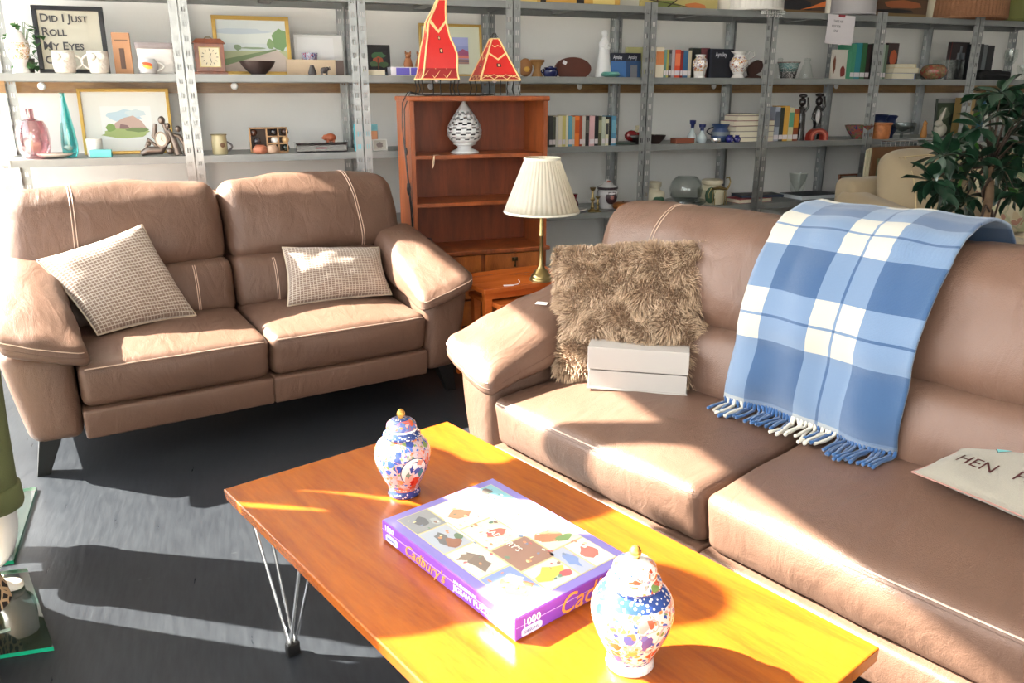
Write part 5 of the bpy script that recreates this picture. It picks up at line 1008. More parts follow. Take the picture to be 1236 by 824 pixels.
slab('greeting_card', 'pale turquoise card standing behind the small white photo frame', 'card', (440, 456), 150, 1, .12, .004, pm((120, 180, 190), .6))
picture('framed_photo', 'small white photo frame beside the turquoise cards', (450, 468), 168, 1, .05, (226, 224, 220), .006, .1, [(rect(0, 0, 1, 1), (190, 188, 180)), (rb_(.5, .5, .25, .3), (120, 110, 110))])
o, w_, h = slab('figure_card', 'small card with orange figure behind the white photo frame', 'card', (447, 456), 158, 1, .10, .004, pm((214, 150, 110), .6))
# ---- bay 3 (right of the bookcase), middle shelf
p, w_, h = sit(627, 646, 70, 2, .06); o = MB().ball((0, .03, h*.5), h*.5, 20, sc=(.85, .5, 1)).build('pottery_owl', pm((150, 104, 64), .6), None, smooth=True); o.location = p; tag(o, 'round carved owl ornament with red and green rings beside the shelf post', 'ornament')
for rr2, c, zz in ((.62, (206, 160, 70), -.012), (.46, (70, 110, 70), -.016), (.30, (190, 50, 40), -.020)): MB().ball((0, .03+zz, h*.42), h*.5*rr2, 16, sc=(.8, .5, .7)).build('painted_ring', pm(c, .5), o, smooth=True)
pot('wooden_goblet', 'turned wooden hourglass-shaped pot between the owl and the navy jar', 'pot', (640, 657), 72, 2, .08, [(.001, 0), (.75, 0), (.7, .1), (.42, .4), (.5, .6), (.9, .85), (1, .9), (.92, 1), (.001, .95)], pm((150, 110, 62), .6))
o, w_, h = pot('navy_jar', 'small navy lidded jar left of the dark round board', 'jar', (656, 673), 80, 2, .04, [(.001, 0), (.8, 0), (1, .2), (1, .6), (.7, .75), (.9, .8), (.85, .88), (.3, .92), (.25, 1), (.001, 1)], pm((28, 36, 84), .2, coat=.6)); handle(o, w_, h, -1, pm((28, 36, 84), .2), .3, .7, .15, .004)
p, w_, h = sit(670, 714, 69, 2, .10); pts = [(w_/2*math.cos(PI*k/20), h*math.sin(PI*k/20)) for k in range(21)]; pts = [(x, max(z, 0)) for x, z in pts]
pts = [(w_/2*math.cos(a), h*.42+h*.58*math.sin(a)) for a in [R(-46)+R(272)*k/30 for k in range(31)]]; pts = [(x, max(0, z)) for x, z in pts]
o = MB().poly(pts, .016).build('round_board', mat('dark_round_wood', flat(84, 40, 28), .35, var=.15, vscale=20), None, bevel=.002); o.location = p; tag(o, 'dark red-brown round wooden board with a white price label', 'board')
MB().box((-.012, -.001, -.010), (.012, 0, .010)).xf(T((-w_*.24, 0, h*.72)) @ Matrix.Rotation(.5, 4, 'Y')).build('price_label', pm((226, 224, 224)), o)
p, w_, h = sit(721, 739, 36, 2, .10); ww = mat('bisque_white', flat(206, 206, 206), .6)
o = MB().lathe([(.001, 0), (w_*.55, 0), (w_*.52, .01), (w_*.42, h*.3), (w_*.34, h*.55), (w_*.38, h*.72), (w_*.22, h*.80), (w_*.13, h*.84), (w_*.20, h*.89), (w_*.21, h*.94), (w_*.12, h*.985), (.001, h)], 24, rip=lambda a, z: 1+.05*math.sin(a*7+z*20), sy=.8).tube([(-w_*.3, -.01, h*.68), (0, -.035, h*.62), (.0, -.04, h*.70)], .010, 8).tube([(w_*.3, -.01, h*.68), (0.01, -.035, h*.62)], .010, 8).build('praying_statue', ww, None, smooth=True, auto=70); o.location = p; tag(o, 'tall white draped praying figure statuette', 'statuette')
pot('teal_dish', 'small squat teal glazed bowl in front of the blue-covered books', 'bowl', (726, 747), 87, 2, .03, [(.001, 0), (.5, 0), (.9, .25), (1, .55), (.9, .8), (.8, 1), (.72, .97), (.8, .6), (.001, .3)], pm((90, 150, 140), .3, coat=.4))
AY = []
for i, (px, lb) in enumerate((((738, 756), 'blue-covered reference book on china, left of its twin'), ((756, 774), 'dark blue reference book on china, its grey picture on the cover'))):
    o, w_, h = slab('book', lb, 'book', px, 64, 2, .07+.005*i, .022, pm((28, 30, 44), .4), .03, group='blue-covered books on china')
    MB().box((-w_/2, -.0008, 0), (w_/2, 0, h*.68)).build('cover_photo', pm((60, 104, 160) if i == 0 else (40, 70, 110), .4), o)
    if i: MB().box((-w_*.2, -.0014, 0), (w_*.25, -.0008, h*.5)).build('cover_motif', pm((110, 110, 116), .4), o)
    text('Aynsley', .030, pm((214, 214, 220)), o, Matrix.Translation((-w_*.36, -.0016, h*.76)) @ FRONT, ext=.0003, sx=.62)
slab('book', 'pale yellow-green hardback standing behind the blue-covered books', 'book', (757, 779), 57, 2, .14, .03, pm((176, 172, 120), .6))
# ---- bay 3, lower shelf: row of paperbacks
row = [(663, 667.5, 140, (40, 42, 40), 0), (667.5, 671, 141, (70, 74, 60), 0), (671, 674, 141, (196, 196, 190), 0), (674, 679, 140, (210, 202, 176), 0), (679, 683, 140, (200, 190, 110), 0), (683, 686.5, 139, (222, 214, 190), 0), (686.5, 691, 140, (86, 150, 176), 0), (691, 694, 141, (180, 170, 140), 0), (694, 700, 140, (226, 124, 48), (196, 90, 30)), (700, 703, 140, (150, 60, 40), 0), (703, 707, 140, (190, 186, 180), 0), (707, 712, 140, (40, 36, 40), (96, 96, 90)), (712, 718, 140, (202, 162, 164), 0), (718, 722.5, 140, (30, 30, 34), 0), (722.5, 727, 140, (84, 82, 60), (150, 150, 120)), (727, 731, 141, (170, 176, 160), 0), (731, 735, 144, (206, 202, 170), (60, 60, 60)), (735, 738.5, 141, (34, 34, 36), 0), (738.5, 744, 140, (74, 130, 160), (110, 160, 180))]
CN = ['black', 'olive black', 'thin pale grey', 'cream', 'yellow', 'ivory', 'light blue', 'buff', 'bright orange', 'rust red', 'grey', 'charcoal', 'pink', 'black', 'olive green', 'pale green', 'cream and black', 'black', 'steel blue']
for i, (a, b, tp, c, bd) in enumerate(row): book('%s paperback, %s in the lower row right of the bookcase' % (CN[i], ORD[i] if i else 'first'), (a, b), tp, 1, .02+.004*(i % 3), c, 'paperbacks in the lower row by the bookcase', band=bd or None, sticker=i % 3 != 2)
p, w_, h = sit(745, 800, 150, 1, .08); redg = mat('red_lacquer', flat(110, 22, 26), .25, coat=.5)
o = MB().lathe([(.001, 0), (.3, 0), (.5, .15), (.85, .6), (1, 1), (.95, 1), (.75, .55), (.4, .2), (.001, .15)], 30).xf(Matrix.Diagonal((.105, .06, .055, 1))).build('duck_dish', mat('dark_ebony', flat(38, 30, 30), .3, coat=.4), None, smooth=True); o.location = (p.x+.01, p.y+.02, p.z); tag(o, 'dark boat-shaped dish with a red carved bird beside the post', 'dish')
MB().ball((-.065, -.01, .050), .042, 14, sc=(1.1, .6, .8)).ball((-.02, -.01, .05), .03, 12, sc=(1.2, .6, .7)).build('red_bird_body', redg, o, smooth=True); MB().tube([(-.035, 0, .06), (-.02, 0, .09), (-.022, 0, .11)], [.016, .010, .012], 10).build('bird_neck', pm((190, 180, 150), .5), o, smooth=True)
p, w_, h = sit(724, 772, 175, 1, .02); o = MB().lathe([(.001, .002), (1, .004), (1.02, .012), (.9, .014), (.001, .008)], 30).xf(Matrix.Diagonal((w_/2, .05, 1, 1))).build('green_platter', pm((60, 78, 66), .4), None, smooth=True); o.location = p+V((0, .055, 0)); tag(o, 'flat dark green platter lying right of the paperbacks', 'platter')
# ---- bay 3, bottom shelf
o, w_, h = pot('ginger_jar', 'white lidded ginger jar with a round dark floral medallion, on the bottom shelf', 'jar', (722, 745), 216, 0, .16, [(.001, 0), (.66, 0), (.70, .04), (.95, .38), (1, .52), (.9, .62), (.72, .68), (.95, .70), (.93, .76), (.55, .82), (.45, .88), (.2, .92), (.15, .98), (.001, 1)], pm((206, 204, 206), .25, coat=.5))
MB().lathe([(.96, .655), (1.0, .66), (1.0, .73), (.95, .74)], 28, cap=False).xf(Matrix.Diagonal((w_/2*.98, w_/2*.98, h, 1))).build('dark_collar', pm((50, 34, 40), .3), o, smooth=True)
MB().ball((0, -w_/2*.80, h*.40), w_*.30, 16, sc=(1, .35, 1.1)).build('medallion', pm((56, 38, 44), .3), o, smooth=True); MB().ball((0, -w_/2*.86, h*.40), w_*.20, 14, sc=(1, .4, 1)).build('painted_flowers', pm((176, 120, 110), .4), o, smooth=True); MB().ball((0, -.012, h*.84), w_*.16, 12, sc=(1, .6, 1)).build('lid_flowers', pm((150, 80, 60), .4), o, smooth=True)
CS = [(.001, 0), (1, 0), (1, .05), (.6, .09), (.3, .14), (.45, .2), (.3, .26), (.25, .42), (.5, .5), (.35, .56), (.22, .62), (.22, .85), (.4, .88), (.55, .94), (.6, 1), (.3, 1), (.001, .98)]
pot('brass_candlestick', 'taller brass candlestick on the bottom shelf beside the ginger jar', 'candlestick', (710, 721), 226, 0, .05, CS, brass, group='brass candlesticks'); pot('brass_candlestick', 'shorter brass candlestick next to the taller one', 'candlestick', (717, 726), 237, 0, .03, CS, brass, group='brass candlesticks')
o, w_, h = pot('golden_apple', 'golden-bronze pumpkin-shaped ornament right of the ginger jar', 'ornament', (740, 763), 243, 0, .05, [(.001, 0), (.5, 0), (.9, .2), (1, .45), (.9, .75), (.5, .95), (.15, .92), (.001, .9)], mat('bronze_gold', flat(170, 110, 60), .3, .7), rip=lambda a, z: 1+.03*math.cos(a*8)); MB().tube([(0, 0, h*.9), (.003, 0, h*1.08)], .004, 6).build('stalk', pm((80, 56, 34)), o)
pot('red_vase', 'small dark red vase just right of the lampshade', 'vase', (689, 698), 234, 0, .08, [(.001, 0), (.7, 0), (1, .35), (.9, .55), (.45, .7), (.55, .85), (.8, 1), (.001, .95)], mat('ruby', flat(110, 24, 34), .2, coat=.6))
p, w_, h = sit(678, 712, 251, 0, .04); o = MB().lathe([(.001, 0), (.06, 0), (.12, .010), (.13, .018), (.125, .018), (.06, .006), (.001, .006)], 36, sx=.7, sy=.45).build('white_plate', pm((206, 202, 200), .3, coat=.3), None, smooth=True); o.location = p+V((0, .04, 0)); tag(o, 'white plate lying on the bottom shelf behind the lampshade', 'plate')

# ---- bay 4, middle shelf
row = [(792, 802, 57, (206, 196, 176), 'cream orange-printed book', (190, 120, 70)), (802, 805, 60, (100, 140, 130), 'thin sea-green book', 0), (805, 808, 60, (170, 160, 80), 'thin yellow-green book', 0), (808, 811, 60, (50, 48, 50), 'black book with white letters', (110, 110, 110)), (811, 815, 60, (160, 150, 156), 'pale lilac book', 0), (815, 822, 60, (206, 74, 44), 'orange-red paperback', (220, 120, 80)), (822, 825, 61, (120, 30, 30), 'dark red book', 0), (825, 831, 61, (44, 90, 130), 'blue book', 0), (831, 835, 61, (186, 176, 150), 'beige book', 0)]
for i, (a, b, tp, c, nm, bd) in enumerate(row): book('%s, %s on the middle shelf left of the flowered vase' % (nm, ORD[i] if i else 'first'), (a, b), tp, 2, .02+.003*(i % 3), c, 'books left of the flowered vase', band=bd or None, depth=.15, sticker=i not in (0,))
slab('book', 'large dark green book standing behind the flowered white vase', 'book', (834, 847), 58, 2, .12, .03, pm((44, 50, 44), .6)); slab('book', 'dark book with red marks behind the flowered vase, right side', 'book', (847, 857), 58, 2, .11, .03, pm((110, 56, 60), .6))
flw = porcelain('flowered_china', (0, .2), [(0, (.62, .60, .58), 0), (.18, (.6, .6, .6), 1), (.62, (.62, .60, .58), 0)], 60, base=(.62, .60, .58), pal=[(.35, .12, .06), (.62, .6, .58), (.5, .3, .1), (.2, .15, .2)])
pot('flowered_vase', 'white octagonal china vase with small flowers on the middle shelf', 'vase', (837, 853), 66, 2, .03, [(.001, 0), (.75, 0), (.7, .06), (.8, .25), (1, .5), (.98, .75), (.6, .87), (.6, .93), (.75, 1), (.5, .98), (.001, .95)], flw, n=8, smooth=False)
o, w_, h = slab('book', 'large black-covered china reference book beside the white pitcher', 'book', (857, 886), 59, 2, .06, .03, pm((22, 24, 34), .35), .02)
MB().box((-w_/2, -.0008, 0), (-w_/2+.018, 0, h)).build('spine_edge', pm((34, 38, 54), .4), o); text('Aynsley', .036, pm((200, 200, 208)), o, Matrix.Translation((-w_*.26, -.0014, h*.74)) @ FRONT, ext=.0003, sx=.72)
o, w_, h = pot('china_pitcher', 'tall white china pitcher with scattered flowers and a looped handle', 'pitcher', (883, 902), 62, 2, .02, [(.001, 0), (.78, 0), (.66, .05), (.52, .14), (.8, .28), (1, .45), (1, .62), (.72, .76), (.55, .84), (.62, .93), (.85, .99), (.75, .99), (.5, .85), (.001, .8)], flw)
MB().tube([(w_*.42, 0, h*.60), (w_*.75, 0, h*.72), (w_*.98, 0, h*.86), (w_*.92, 0, h*1.0), (w_*.70, 0, h*1.0), (w_*.50, 0, h*.88)], [.005, .0045, .0045, .0045, .0045, .005], 8).build('handle', flw, o, smooth=True); MB().hexa([(-w_*.3, -.012, h*.90), (-w_*.52, -.004, h*.97), (-w_*.52, .004, h*.97), (-w_*.3, .012, h*.90), (-w_*.3, -.012, h*.95), (-w_*.56, -.002, h*1.01), (-w_*.56, .002, h*1.01), (-w_*.3, .012, h*.95)]).build('spout', flw, o)
p, w_, h = sit(898, 922, 72, 2, .12); o = MB().poly([(-w_*.5, 0), (-w_*.2, h*.15), (-w_*.3, h*.55), (-w_*.05, h*.85), (w_*.2, h), (w_*.42, h*.92), (w_*.5, h*.65), (w_*.38, h*.35), (w_*.15, h*.2), (w_*.4, h*.12), (w_*.42, 0), (0, 0), (-.001, h*.12), (w_*.1, h*.45), (w_*.25, h*.62), (w_*.12, h*.7), (-w_*.05, h*.5), (-w_*.1, h*.2), (-w_*.2, 0)][:12], .022).build('carved_ornament', mat('dark_carving', flat(66, 36, 30), .4, var=.15, vscale=30), None, bevel=.003); o.location = p; tag(o, 'dark brown carved curling ornament right of the white pitcher', 'ornament')
# ---- bay 4, lower shelf
pot('dark_bowl', 'dark oval bowl partly behind the shelf post on the lower shelf', 'bowl', (780, 802), 163, 1, .08, BOWL, pm((50, 36, 34), .4))
p, w_, h = sit(816, 838, 167, 1, .03); o = MB().box((-w_/2, 0, 0), (w_/2, .07, h*.8)).box((-w_/2-.002, -.002, h*.8), (w_/2+.002, .072, h)).build('wooden_casket', pm((130, 70, 50), .5), None, bevel=.002); o.location = p; tag(o, 'small flat red-brown wooden box beside the blue-necked bottles', 'box'); 
for px, tp, lb in (((831, 841), 145, 'taller white and blue porcelain bottle, square blue mouth'), ((842, 853), 150, 'shorter white and blue porcelain bottle right of the tall one')):
    o, w_, h = pot('porcelain_bottle', lb, 'bottle', px, tp, 1, .07, [(.001, 0), (.8, 0), (1, .15), (.95, .32), (.5, .5), (.34, .58), (.34, .68), (.001, .69)], pm((180, 192, 196), .25, coat=.4), group='blue-necked porcelain bottles'); MB().lathe([(.36, .66), (.4, .80), (.62, .84), (.66, 1), (.5, 1), (.3, .85), (.3, .7)], 16).xf(Matrix.Diagonal((w_/2, w_/2, h, 1))).build('blue_neck', pm((30, 40, 90), .3), o, smooth=True, auto=50)
o, w_, h = pot('blue_jug', 'blue glazed jug with a dark handle behind the silver cup', 'jug', (860, 879), 149, 1, .12, [(.001, 0), (.8, 0), (.95, .1), (1, .4), (.85, .62), (.7, .75), (.85, .85), (1, .98), (.9, .96), (.6, .76), (.001, .7)], pm((56, 76, 116), .3, coat=.4)); handle(o, w_, h, -1, pm((30, 36, 56), .3), .35, .8, .35, .004); MB().lathe([(.82, .0), (1.02, .4), (1.0, .55)], 28, cap=False).xf(Matrix.Diagonal((w_/2*1.0, w_/2*1.0, h, 1))).build('grey_band', pm((110, 118, 126), .4), o, smooth=True)
pot('silver_cup', 'small polished silver cup in front of the blue jug', 'cup', (858, 869), 167, 1, .03, CUP, mat('silver', (.7, .7, .7), .15, 1.))
for i, (px, lb) in enumerate((((876, 885), 'small cobalt salt pot left of its twin'), ((884, 893), 'small cobalt salt pot beside the stacked books'))): o, w_, h = pot('cobalt_pot', lb, 'pot', px, 163, 1, .04, [(.001, 0), (.7, 0), (1, .3), (1, .6), (.6, .85), (.7, 1), (.001, .98)], pm((26, 28, 100), .2, coat=.5), group='pair of cobalt pots'); MB().ball((0, -w_/2*.85, h*.4), w_*.2, 8, sc=(1, .4, 1)).build('painted_flower', pm((170, 160, 200)), o)
z = ZT[1]+.0005
for i, (dx, th, c) in enumerate(((0, .030, (40, 34, 34)), (0, .034, (186, 176, 176)), (1, .034, (46, 38, 40)), (-1, .032, (140, 70, 80)), (2, .030, (150, 110, 110)), (3, .012, (80, 64, 56)))):
    fbook('book lying flat in the stack by the post, %s' % ['bottom one with black spine', 'second up, pale spine', 'third up, black spine', 'fourth up, red spine', 'fifth up, mauve spine', 'thin one on top'][i], (887+dx*1.5, 920), z, th, 1, .03, c, 'flat books stacked by the post', name='book'); z += th+.0006
# ---- bay 5, lower shelf
fbz = ZT[1]+.0005
for i, (th, c) in enumerate(((.030, (190, 150, 140)), (.032, (176, 166, 160)), (.036, (60, 50, 56)), (.034, (120, 60, 60)))):
    fbook('flat book right of the post, %s' % ['bottom one, salmon', 'second up, grey', 'third up, dark', 'top one, dark red'][i], (926, 936), fbz, th, 1, .03, c, 'flat books right of the post', depth=.12); fbz += th+.0006
row = [(936, 942, 129, (150, 156, 170), 'grey-blue hardback', (90, 96, 110)), (942, 947, 130, (40, 46, 40), 'black-green book', 0), (947, 953, 128, (196, 150, 60), 'golden yellow paperback', 0), (953, 959, 130, (200, 190, 150), 'cream book with green foot', (90, 150, 120)), (959, 965, 132, (130, 60, 30), 'brown and gold book', (200, 130, 30))]
for i, (a, b, tp, c, nm, bd) in enumerate(row): book('%s standing on the lower shelf left of the dark figures' % nm, (a, b), tp, 1, .03, c, 'books left of the dark figures', band=bd or None)
def figure(label, px, tp, s, dy, m, parts=()):
    p, w_, h = sit(px[0], px[1], tp, s, dy); k = w_/2
    o = MB().tube([(0, 0, 0), (k*.1, 0, h*.3), (-k*.15, 0, h*.55), (0, 0, h*.72)], [k*.75, k*.55, k*.7, k*.35], 12).ball((0, 0, h*.82), k*.5, 12, sc=(1, 1, 1.3)).tube([(-k*.5, 0, h*.62), (-k*1.0, -.01, h*.45), (-k*.4, -.03, h*.35)], [k*.25, k*.2, k*.15], 8).tube([(k*.5, 0, h*.62), (k*.9, -.01, h*.72), (k*.5, -.02, h*.92)], [k*.25, k*.18, k*.12], 8).ball((0, 0, h*.95), k*.6, 12, sc=(1, 1, .45)).build('carved_figure', m, None, smooth=True, auto=60); o.location = p; return tag(o, label, 'figurine', 'dark carved figures')
ebm = mat('ebony', flat(34, 26, 26), .25, coat=.4)
figure('tall glossy dark carved figure beside the yellow books', (962, 976), 113, 1, .08, ebm); figure('tall dark carved figure behind the red arch, pale front', (982, 996), 112, 1, .14, ebm)
o = bpy.data.objects['carved_figure.001']; MB().ball((-.022, -.03, .15), .022, 12, sc=(.7, .6, 2.2)).build('white_front', pm((200, 196, 196), .4), o, smooth=True)
p, w_, h = sit(977, 1000, 155, 1, .03); k = w_/2; pts = [(k*math.cos(PI*i/14), h*.25+h*.75*math.sin(PI*i/14)) for i in range(15)]+[(-k, 0), (-k*.6, 0)]+[(-k*.45*math.cos(PI*i/10), h*.2+h*.42*math.sin(PI*i/10)) for i in range(11)]+[(k*.6, 0), (k, 0)]
o = MB(); n_o = 14
arc = lambda r0, z0, r1: [((r0*math.cos(PI*i/n_o), z0+r0*1.0*math.sin(PI*i/n_o))) for i in range(n_o+1)]
for j, (ra, rb2, c) in enumerate(((1., .8, 0), (.8, .62, 1), (.62, .45, 0))):
    for i in range(n_o):
        a0, a1 = PI*i/n_o, PI*(i+1)/n_o; q0 = [(ra*k*math.cos(a0), h*.3+ra*h*.7*math.sin(a0)), (ra*k*math.cos(a1), h*.3+ra*h*.7*math.sin(a1)), (rb2*k*math.cos(a1), h*.3+rb2*h*.7*math.sin(a1)), (rb2*k*math.cos(a0), h*.3+rb2*h*.7*math.sin(a0))]
        o.hexa([(q0[0][0], 0, q0[0][1]), (q0[1][0], 0, q0[1][1]), (q0[1][0], .04, q0[1][1]), (q0[0][0], .04, q0[0][1]), (q0[3][0], 0, q0[3][1]), (q0[2][0], 0, q0[2][1]), (q0[2][0], .04, q0[2][1]), (q0[3][0], .04, q0[3][1])], c)
    for sg in (-1, 1): a, b = sorted((sg*ra*k, sg*rb2*k)); o.box((a, 0, 0), (b, .04, h*.3), c)
o = o.build('red_arch', [pm((140, 40, 30), .3, coat=.4), pm((196, 110, 90), .4)], None); o.location = p; tag(o, 'red and orange striped arch ornament in front of the dark figures', 'ornament')
# ---- bay 5, middle shelf
gcl = glassmat('clear_glass', (.93, .95, .94), gloss=.06); dgl = glassmat('dark_clear_glass', (.70, .74, .74), gloss=.15)
pot('glass_tumbler', 'clear glass bottle with round stopper half behind the brown and teal pot', 'glass', (935, 948), 70, 2, .10, [(.001, 0), (.9, 0), (.95, .6), (.4, .8), (.3, .88), (.45, .93), (.3, .99), (.001, 1)], gcl)
pot('glazed_pot', 'flared brown and teal glazed pot on the middle shelf', 'pot', (940, 963), 75, 2, .06, [(.001, 0), (.62, 0), (.66, .05), (.75, .4), (.85, .8), (1, 1), (.92, 1), (.7, .5), (.001, .2)], porcelain('teal_brown', (0, .13), [(0, (.03, .03, .03), 0), (.3, (.03, .07, .07), 0), (.45, (.10, .20, .20), 0), (.72, (.18, .08, .06), 0)], 80))
pot('glass_carafe', 'clear conical glass carafe with a round stopper', 'carafe', (967, 981), 70, 2, .06, [(.001, 0), (.95, 0), (1, .05), (.6, .6), (.35, .78), (.35, .86), (.5, .9), (.45, .97), (.001, 1)], gcl)
picture('cookery_book', 'tall white-covered book with food pictures, partly under the paper note', (1006, 1034), 60, 2, .08, (196, 190, 180), .002, .02, [(rect(0, 0, 1, 1), (196, 188, 180)), (rb_(.12, .5, .06, .3, sd=3), (110, 60, 40)), (rb_(.5, .25, .12, .2, sd=4), (120, 40, 36)), (rect(.72, .66, .95, .80), (160, 70, 60)), (rect(.72, .44, .95, .6), (90, 40, 30)), (rect(.72, .24, .95, .38), (130, 120, 50))], cat='book')
row = [(1029, 1034, 53, (60, 130, 100), 'green book', 0), (1034, 1041, 52, (30, 120, 130), 'teal book', 0), (1041, 1047, 52, (50, 96, 60), 'dark green book', 0), (1047, 1052, 54, (46, 30, 30), 'black-brown book', 0)]
for i, (a, b, tp, c, nm, bd) in enumerate(row): book('%s standing on the middle shelf right of the food book' % nm, (a, b), tp, 2, .05, c, 'books beside the food book', depth=.14)
# ---- bay 6, middle shelf
for i, (a, b, tp, c, nm) in enumerate([(1062, 1066, 52, (60, 66, 60), 'dark grey book'), (1066, 1069, 53, (150, 164, 150), 'pale green book'), (1069, 1072, 54, (90, 110, 90), 'mid green book')]): book('%s right after the shelf post, left of the flower book' % nm, (a, b), tp, 2, .05, c, 'green books after the post', depth=.14)
o, w_, h = slab('book', 'dark hardback with an orange flower on the cover behind the flat books', 'book', (1072, 1085), 52, 2, .14, .03, pm((50, 34, 34), .5)); MB().ball((w_*.05, -.001, h*.6), w_*.34, 12, sc=(1, .05, 1.6)).build('cover_flower', pm((176, 84, 50)), o)
z = ZT[2]+.0005
for i, (a, b, th, c, nm) in enumerate([(1069, 1096, .040, (44, 84, 150), 'blue-spined'), (1070, 1100, .032, (196, 180, 150), 'cream-paged'), (1071, 1096, .024, (206, 186, 130), 'straw-coloured')]): fbook('%s book lying flat, %s in the short stack' % (nm, ['bottom', 'middle', 'top'][i]), (a, b), z, th, 2, .04, c, 'short stack of flat books', depth=.14); z += th+.0006
o, w_, h = pot('patterned_ball', 'round red and green patterned ball-shaped ornament on the middle shelf', 'ornament', (1115, 1139), 77, 2, .08, [(.001, 0), (.6, .03), (.95, .3), (1, .55), (.85, .82), (.5, .97), (.001, 1)], porcelain('ball_pattern', (0, .13), [(0, (.2, .1, .05), 1), (.7, (.25, .08, .05), 1)], 45, base=(.22, .12, .07), pal=[(.3, .05, .04), (.12, .18, .06), (.3, .2, .1)]))
p, w_, h = sit(1139, 1164, 72, 2, .05); t = thing('glass_tank', 'square clear glass tank in front of the dark books', 'vase', p)
for a in ((-w_/2, 0, -w_/2+.003, .10), (w_/2-.003, 0, w_/2, .10), (-w_/2, 0, w_/2, .003), (-w_/2, .097, w_/2, .10)): MB().box((a[0], a[1], .004), (a[2], a[3], h)).build('glass_wall', gcl, t)
MB().box((-w_/2, 0, 0), (w_/2, .10, .004)).build('base', gcl, t)
o, w_, h = slab('book', 'dark red-edged book with silver lettering behind the glass tank', 'book', (1148, 1170), 51, 2, .18, .03, pm((40, 28, 30), .4)); MB().box((-w_*.12, -.001, h*.55), (w_*.3, 0, h*.72)).box((.0, -.001, h*.3), (w_*.12, 0, h*.9)).build('silver_lettering', pm((120, 124, 130)), o); MB().box((-w_/2, -.001, 0), (-w_/2+.006, 0, h)).build('red_edge', pm((110, 40, 34)), o)
# ---- bay 7, middle shelf
for i, (a, b, c, nm) in enumerate([(1178, 1187, (34, 34, 38), 'first black binder after the post'), (1187, 1192, (90, 96, 100), 'narrow grey binder between two black ones'), (1192, 1200, (30, 30, 34), 'second black binder, further right')]): book(nm+' on the middle shelf', (a, b), 53+i, 2, .10, c, 'binders on the middle shelf', depth=.16)
p, w_, h = sit(1184, 1221, 86, 2, .04); soft_t = thing('folded_cloth', 'black folded cloth bundle in front of the binders', 'cloth', p); soft('bundle', box8((-w_/2, 0, 0), (w_/2, .10, h)), .018, pm((24, 24, 26), .9), soft_t, (10, 5, 4), bulge=(0, 0, .01), wr=.006, ws=20)
MB().tube([(-w_*.4, -.001, h*.5), (0, -.012, h*.62), (w_*.42, 0, h*.5)], .006, 6).build('fold', pm((34, 34, 36), .9), soft_t, smooth=True)
pot('wine_glass', 'tall clear wine glass near the right edge of the middle shelf', 'glass', (1213, 1227), 60, 2, .08, [(.6, 0), (.6, .02), (.08, .04), (.07, .45), (.5, .55), (.8, .75), (.72, 1), (.68, 1), (.7, .75), (.001, .5)], gcl)
pot('wine_glass', 'short clear glass at the very right edge of the middle shelf', 'glass', (1228, 1240), 78, 2, .05, [(.7, 0), (.7, .02), (.1, .06), (.1, .3), (.7, .5), (.8, .8), (.75, 1), (.7, 1), (.001, .5)], gcl)
# ---- bays 5-7, lower shelf
rainb = porcelain('painted_fruit', (0, .12), [(0, (.3, .06, .05), 1), (.5, (.10, .14, .08), 1), (.8, (.12, .2, .14), 0)], 34, base=(.2, .1, .08), pal=[(.35, .05, .05), (.08, .14, .06), (.05, .05, .14), (.25, .15, .05)])
pot('painted_bowl', 'colourful painted bowl left of the shelf post on the lower shelf', 'bowl', (1023, 1050), 151, 1, .08, BOWL, rainb)
pot('orange_pot', 'orange patterned pot right of the shelf post', 'pot', (1052, 1073), 148, 1, .04, [(.001, 0), (.8, 0), (.9, .4), (.9, .85), (1, .9), (1, 1), (.9, .98), (.001, .8)], mat('terracotta_pattern', flat(172, 104, 56), .5, var=.3, vscale=40))
for px, tp, dy, lb in (((1055, 1070), 138, .16, 'dark blue ridged vase behind the orange pot'), ((1068, 1081), 139, .14, 'dark blue ridged vase, right-hand of the pair')): pot('blue_vase', lb, 'vase', px, tp, 1, dy, [(.001, 0), (.6, 0), (.6, .1), (1, .35), (.8, .6), (.7, .8), (1, .95), (.8, 1), (.001, .9)], pm((30, 40, 76), .3, coat=.4), group='dark blue ridged vases')
pot('glass_goblet', 'short wide smoked glass goblet by the rear post on the lower shelf', 'glass', (1077, 1101), 148, 1, .05, [(.6, 0), (.6, .03), (.12, .08), (.12, .28), (.8, .42), (1, .75), (.96, 1), (.92, 1), (.92, .75), (.001, .4)], dgl)
p, w_, h = sit(1110, 1122, 145, 1, .06); o = MB().lathe([(.001, 0), (.024, 0), (.026, .02), (.018, .06), (.014, .085), (.016, .095), (.008, .112), (.001, .118)], 16, sy=.8).build('seated_figure', pm((176, 120, 60), .5), None, smooth=True); o.location = p; tag(o, 'small orange wooden seated figure on the lower shelf', 'figurine'); MB().ball((0, -.006, h*.8), .013, 10).build('head', pm((176, 120, 60), .5), o, smooth=True)
p, w_, h = sit(1128, 1152, 131, 1, .05); rbm = pm((176, 170, 156), .6); o = MB().ball((.012, .03, h*.25), .052, 16, sc=(1.0, .7, .95)).ball((-.022, .02, h*.47), .028, 14, sc=(1.25, .8, .9)).tube([(-.012, .02, h*.55), (.012, .02, h*.80), (.026, .02, h*1.02)], [.009, .012, .004], 8).tube([(-.004, .035, h*.55), (.024, .04, h*.78), (.040, .04, h*.95)], [.009, .012, .004], 8).box((-.045, 0, 0), (-.02, .05, .02)).build('rabbit_ornament', rbm, None, smooth=True, auto=60); o.location = p; tag(o, 'pale stone hare ornament with long ears, beside the plant', 'figurine')
